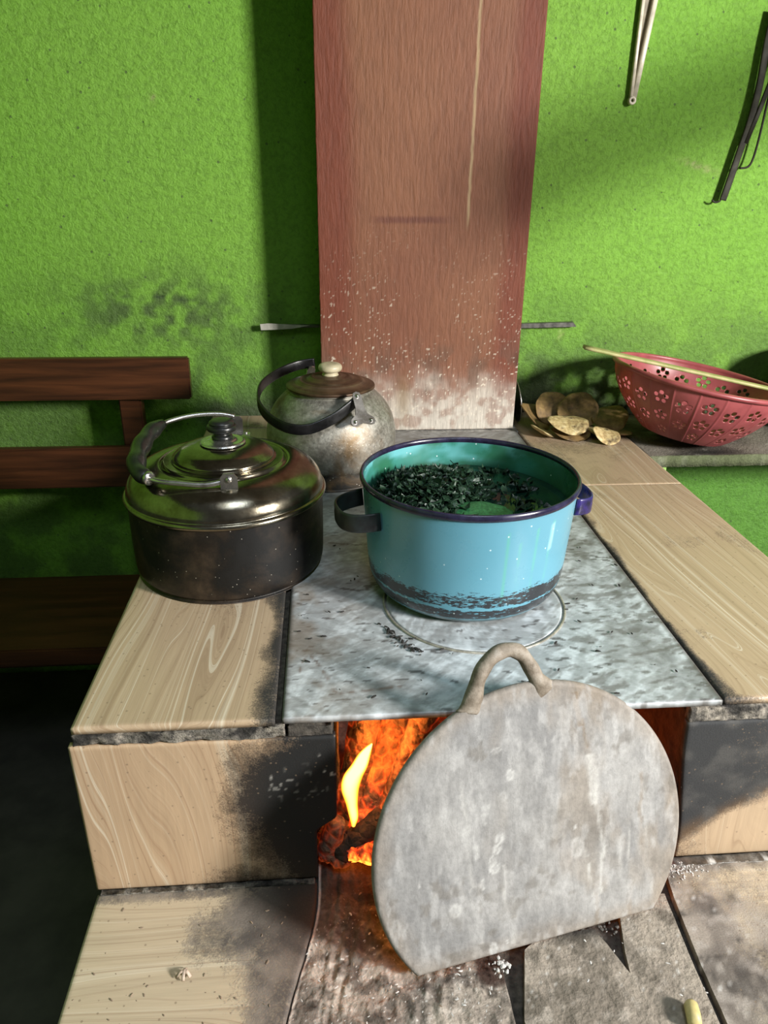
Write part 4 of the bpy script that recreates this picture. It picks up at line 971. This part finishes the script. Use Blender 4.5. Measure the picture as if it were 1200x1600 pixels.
g = G('charred_log'); n = g.noise(60, 6, .7); v = g.voro(60, 'DISTANCE_TO_EDGE'); g.p(Base_Color=g.ramp(n, (.3, (.012, .008, .006)), (.7, (.07, .04, .025))), Roughness=.9); g.bump(g.math('ADD', g.math('MULTIPLY', v, 3), n), 1, .004); M_char = g.m
def log(p0, p1, r0, r1, mat, label, seed, name='firewood_log'):
    p0, p1 = Vector(p0), Vector(p1); n = 26; m = 24; d = (p1-p0).normalized(); s = d.cross(Vector((0, 0, 1))).normalized(); u = s.cross(d); V = []; F = []
    for i in range(n+1):
        t = i/n; r = r0+(r1-r0)*t; e = min(1, .55+.45*min(t, 1-t)*12)
        for j in range(m):
            a = 2*PI*j/m; k = e*(1+.35*(float(fbm(t*9+seed, a*1.2 if j < m/2 else (2*PI-a)*1.2, 4, seed))-.5)+.06*math.cos(3*a+seed))
            V.append(tuple(p0+(p1-p0)*t+s*(math.cos(a)*r*k)+u*(math.sin(a)*r*k)))
    for i in range(n):
        for j in range(m): k = (j+1) % m; F.append((i*m+j, i*m+k, (i+1)*m+k, (i+1)*m+j))
    F.append(tuple(range(m))[::-1]); F.append(tuple(n*m+j for j in range(m)))
    o = recalc(obj(name, V, F, mat, loc=tuple(p0))); tag(o, label, 'firewood', 'burning logs in the stove mouth'); return o
log((.030, .800, -.275), (.155, 1.02, -.040), .026, .033, M_hot, 'glowing red log leaning up behind the flame in the fire mouth', 1)
log((.060, .800, -.262), (.155, .900, -.055), .016, .022, M_warm, 'orange knobbly log slanting up beside the griddle\'s left edge', 2)
log((.018, .830, -.265), (.062, .930, -.060), .026, .022, M_warm, 'scaly lit log standing at the left cheek of the fire mouth', 3)
log((.000, .775, -.262), (.075, .800, -.215), .017, .018, M_char, 'short black charred log end right below the flame', 4)
log((.010, .80, -.285), (.30, 1.05, -.265), .030, .035, M_hot, 'thick red hot log lying on the fire floor', 5)
log((.16, .90, -.27), (.40, 1.2, -.23), .03, .035, M_warm, 'long smouldering log deep behind the griddle', 6)
log((-.012, .785, -.270), (.002, .79, -.205), .018, .014, M_dim, 'upright scorched brown log stub at the mouth\'s lower left corner', 7)
re = random.Random(5)
spots = [(.030, .772), (.048, .764), (.040, .790), (.064, .780), (.058, .800), (.020, .79), (.082, .770), (.074, .80), (.098, .79), (.034, .81), (.112, .77), (.13, .80), (-.008, .786), (-.012, .80), (.006, .772), (.000, .81)]
for i, (x, y) in enumerate(spots):
    r = re.uniform(.012, .018); z = -.270+re.uniform(0, .026)
    V, F = sphere((x, y, z), r, 3, (1.2, .9, .85), .35, i)
    hot = x > .015; lb = 'lump of glowing red coal heaped at the foot of the fire' if hot else 'dull orange half burnt coal in the left corner of the fire mouth'
    o = obj('glowing_coal', V, F, M_coal if hot else M_dim, loc=(x, y, z)); tag(o, lb, 'coal', 'glowing coals at the foot of the fire' if hot else 'dull coals in the left corner of the fire mouth')
# flame
def flame(path, mat, label, seed=0):
    V = []; F = []; n = 20
    pr = smoothprof(path, 8)
    for (x, y, z, rx, ry) in pr:
        for j in range(n):
            a = 2*PI*j/n; V.append((x+rx*math.cos(a), y+ry*math.sin(a), z))
    for i in range(len(pr)-1):
        for j in range(n): k = (j+1) % n; F.append((i*n+j, i*n+k, (i+1)*n+k, (i+1)*n+j))
    F.append(tuple(range(n))[::-1]); F.append(tuple((len(pr)-1)*n+j for j in range(n)))
    z = np.array([v[2] for v in V]); o = obj('flame', V, F, mat, loc=path[0][:3], attrs={'heat': (z-z.min())/(z.max()-z.min())}); tag(o, label, 'flame'); return o
g = G('fire_flame'); lw = g.t.nodes.new('ShaderNodeLayerWeight'); lw.inputs[0].default_value = .35
core = g.ramp(lw.outputs['Facing'], (.15, (1., .86, .34)), (.40, (1., .62, .05)), (.75, (1., .24, .01)), (.95, (1., .10, .0)))
g.t.nodes.remove(g.b); em = g.t.nodes.new('ShaderNodeEmission'); g.set(em.inputs[0], core); g.set(em.inputs[1], g.ramp(lw.outputs['Facing'], (.2, 1.), (.9, .25)))
mul = g.math('MULTIPLY', g.ramp(lw.outputs['Facing'], (.2, 1.), (.9, .45)), 2.2); g.set(em.inputs[1], mul)
tr = g.t.nodes.new('ShaderNodeBsdfTransparent'); mx = g.t.nodes.new('ShaderNodeMixShader')
g.set(mx.inputs[0], g.ramp(lw.outputs['Facing'], (.7, 0.), (1., .85))); g.t.links.new(em.outputs[0], mx.inputs[1]); g.t.links.new(tr.outputs[0], mx.inputs[2]); g.t.links.new(mx.outputs[0], g.out.inputs[0])
flame([(.025, .785, -.214, .003, .004), (.0255, .785, -.198, .0065, .006), (.023, .787, -.175, .0085, .008), (.021, .789, -.150, .0125, .010), (.025, .790, -.130, .0135, .010), (.034, .791, -.112, .0115, .009), (.041, .793, -.095, .0085, .007), (.047, .793, -.083, .0045, .004), (.051, .793, -.077, .001, .002)], g.m, 'tall bright yellow flame rising in the fire mouth')
flame([(.045, .762, -.262, .006, .003), (.046, .763, -.250, .010, .004), (.050, .764, -.240, .007, .003), (.056, .764, -.232, .002, .002)], g.m, 'low small flame licking among the red coals')
def pt(name, loc, e, col, r):
    l = bpy.data.lights.new(name, 'POINT'); l.energy = e; l.color = col; l.shadow_soft_size = r; o = link(bpy.data.objects.new(name, l)); o.location = loc
pt('fire_glow', (.075, .835, -.10), 1.2, (1., .30, .05), .02)
pt('fire_glow_deep', (.26, 1.10, -.13), 1.1, (1., .09, .02), .04)

# ================================================================== SMALL BITS
rs = random.Random(21)
def bits(name, n, fn, size, mat, label, cat, el=1.5):
    V = []; F = []
    for i in range(n):
        x, y, z = fn(rs); s = size*rs.uniform(.4, 1.4); a = rs.uniform(0, PI)
        v, f = sphere((0, 0, 0), 1, 1, (1, 1, 1), .5, i)
        v = [(x+(p[0]*s*el*math.cos(a)-p[1]*s*.6*math.sin(a)), y+(p[0]*s*el*math.sin(a)+p[1]*s*.6*math.cos(a)), z+s*.3+p[2]*s*.35) for p in v]
        b = len(V); V += v; F += [tuple(q+b for q in t) for t in f]
    o = obj(name, V, F, mat, loc=V[0], smooth=False); tag(o, label, cat, kind='stuff'); return o
M_blk = plain('char_flakes', (.02, .017, .015), .8); M_wht = plain('white_ash', (.62, .60, .57), .9); M_tan = plain('tan_crumbs', (.26, .19, .13), .8)
def on_plate(r):
    while True:
        x, y = r.uniform(-.05, .50), r.uniform(.77, 1.25)
        if math.hypot(x-.222, y-1.088) > .17 and math.hypot(x+.17, y-1.197) > .18: return x, y, .0045
bits('charred_scraps', 55, on_plate, .0026, M_blk, 'black charred scraps scattered over the ashy steel plate', 'debris')
def clus(r):
    t = r.random(); return .075+.055*t+r.gauss(0, .004), .955-.075*t+r.gauss(0, .006), .0045
bits('burnt_leaf_scraps', 40, clus, .003, M_blk, 'cluster of burnt leaf scraps left of the griddle handle', 'debris')
bits('ledge_crumbs', 80, lambda r: (r.uniform(-.32, .20), r.uniform(.54, .735), LZ+.000), .0016, M_tan, 'tan crumbs scattered over the front ledge', 'debris')
bits('white_ash_flakes', 130, lambda r: ((lambda q: (q, r.uniform(.55, .70), LZ-.001))(r.uniform(-.05, .20) if r.random() < .6 else r.uniform(.24, .70))), .0017, M_wht, 'white ash flakes scattered over the rough ledge cement', 'ash')
bits('white_ash_clump', 26, lambda r: (r.gauss(.204, .004), r.gauss(.617, .007), LZ-.004), .0035, M_wht, 'clump of white ash in the gap below the griddle edge', 'ash', .8)
bits('ash_pile', 150, lambda r: (r.gauss(.485, .025), r.gauss(.737, .007), LZ+.001), .0017, M_wht, 'grey ash piled at foot of right front tile', 'ash', .8)
bits('dark_ash_heap', 140, lambda r: (r.gauss(.30, .035), r.gauss(.662, .010), LZ-.003), .0032, plain('dark_ash', (.10, .09, .08), .95), 'dark ash heap under the lower right edge of the griddle', 'ash', .8)
hs_ = empty('husk_scrap', (-.190, .627, LZ+.001), 'small curled pinkish white husk scrap on the left ledge tile', 'scrap')
M_husk = plain('husk', (.60, .46, .36), .6, 0, 80, .5)
for i, (a, l) in enumerate(((.4, .014), (1.5, .016), (2.5, .012))):
    p = [(-.190+math.cos(a)*(t-.5)*l+.003*i-.003, .627+math.sin(a)*(t-.5)*l, LZ+.003+.006*math.sin(PI*t)) for t in np.linspace(0, 1, 8)]
    obj('curl', *tube(p, 0, 8, flat=(.004, .0015)), M_husk, hs_)
sb = (.418, .537, LZ+.002)
o = empty('yellow_stub', sb, 'short pale yellow stub lying on the ledge at the bottom edge', 'stub')
obj('stem', *tube([(.410, .520, LZ+.009), (.413, .532, LZ+.010), (.415, .543, LZ+.010), (.415, .547, LZ+.010)], [.008, .0085, .0082, .005], 16), plain('yellow_rind', (.62, .52, .22), .5), o)
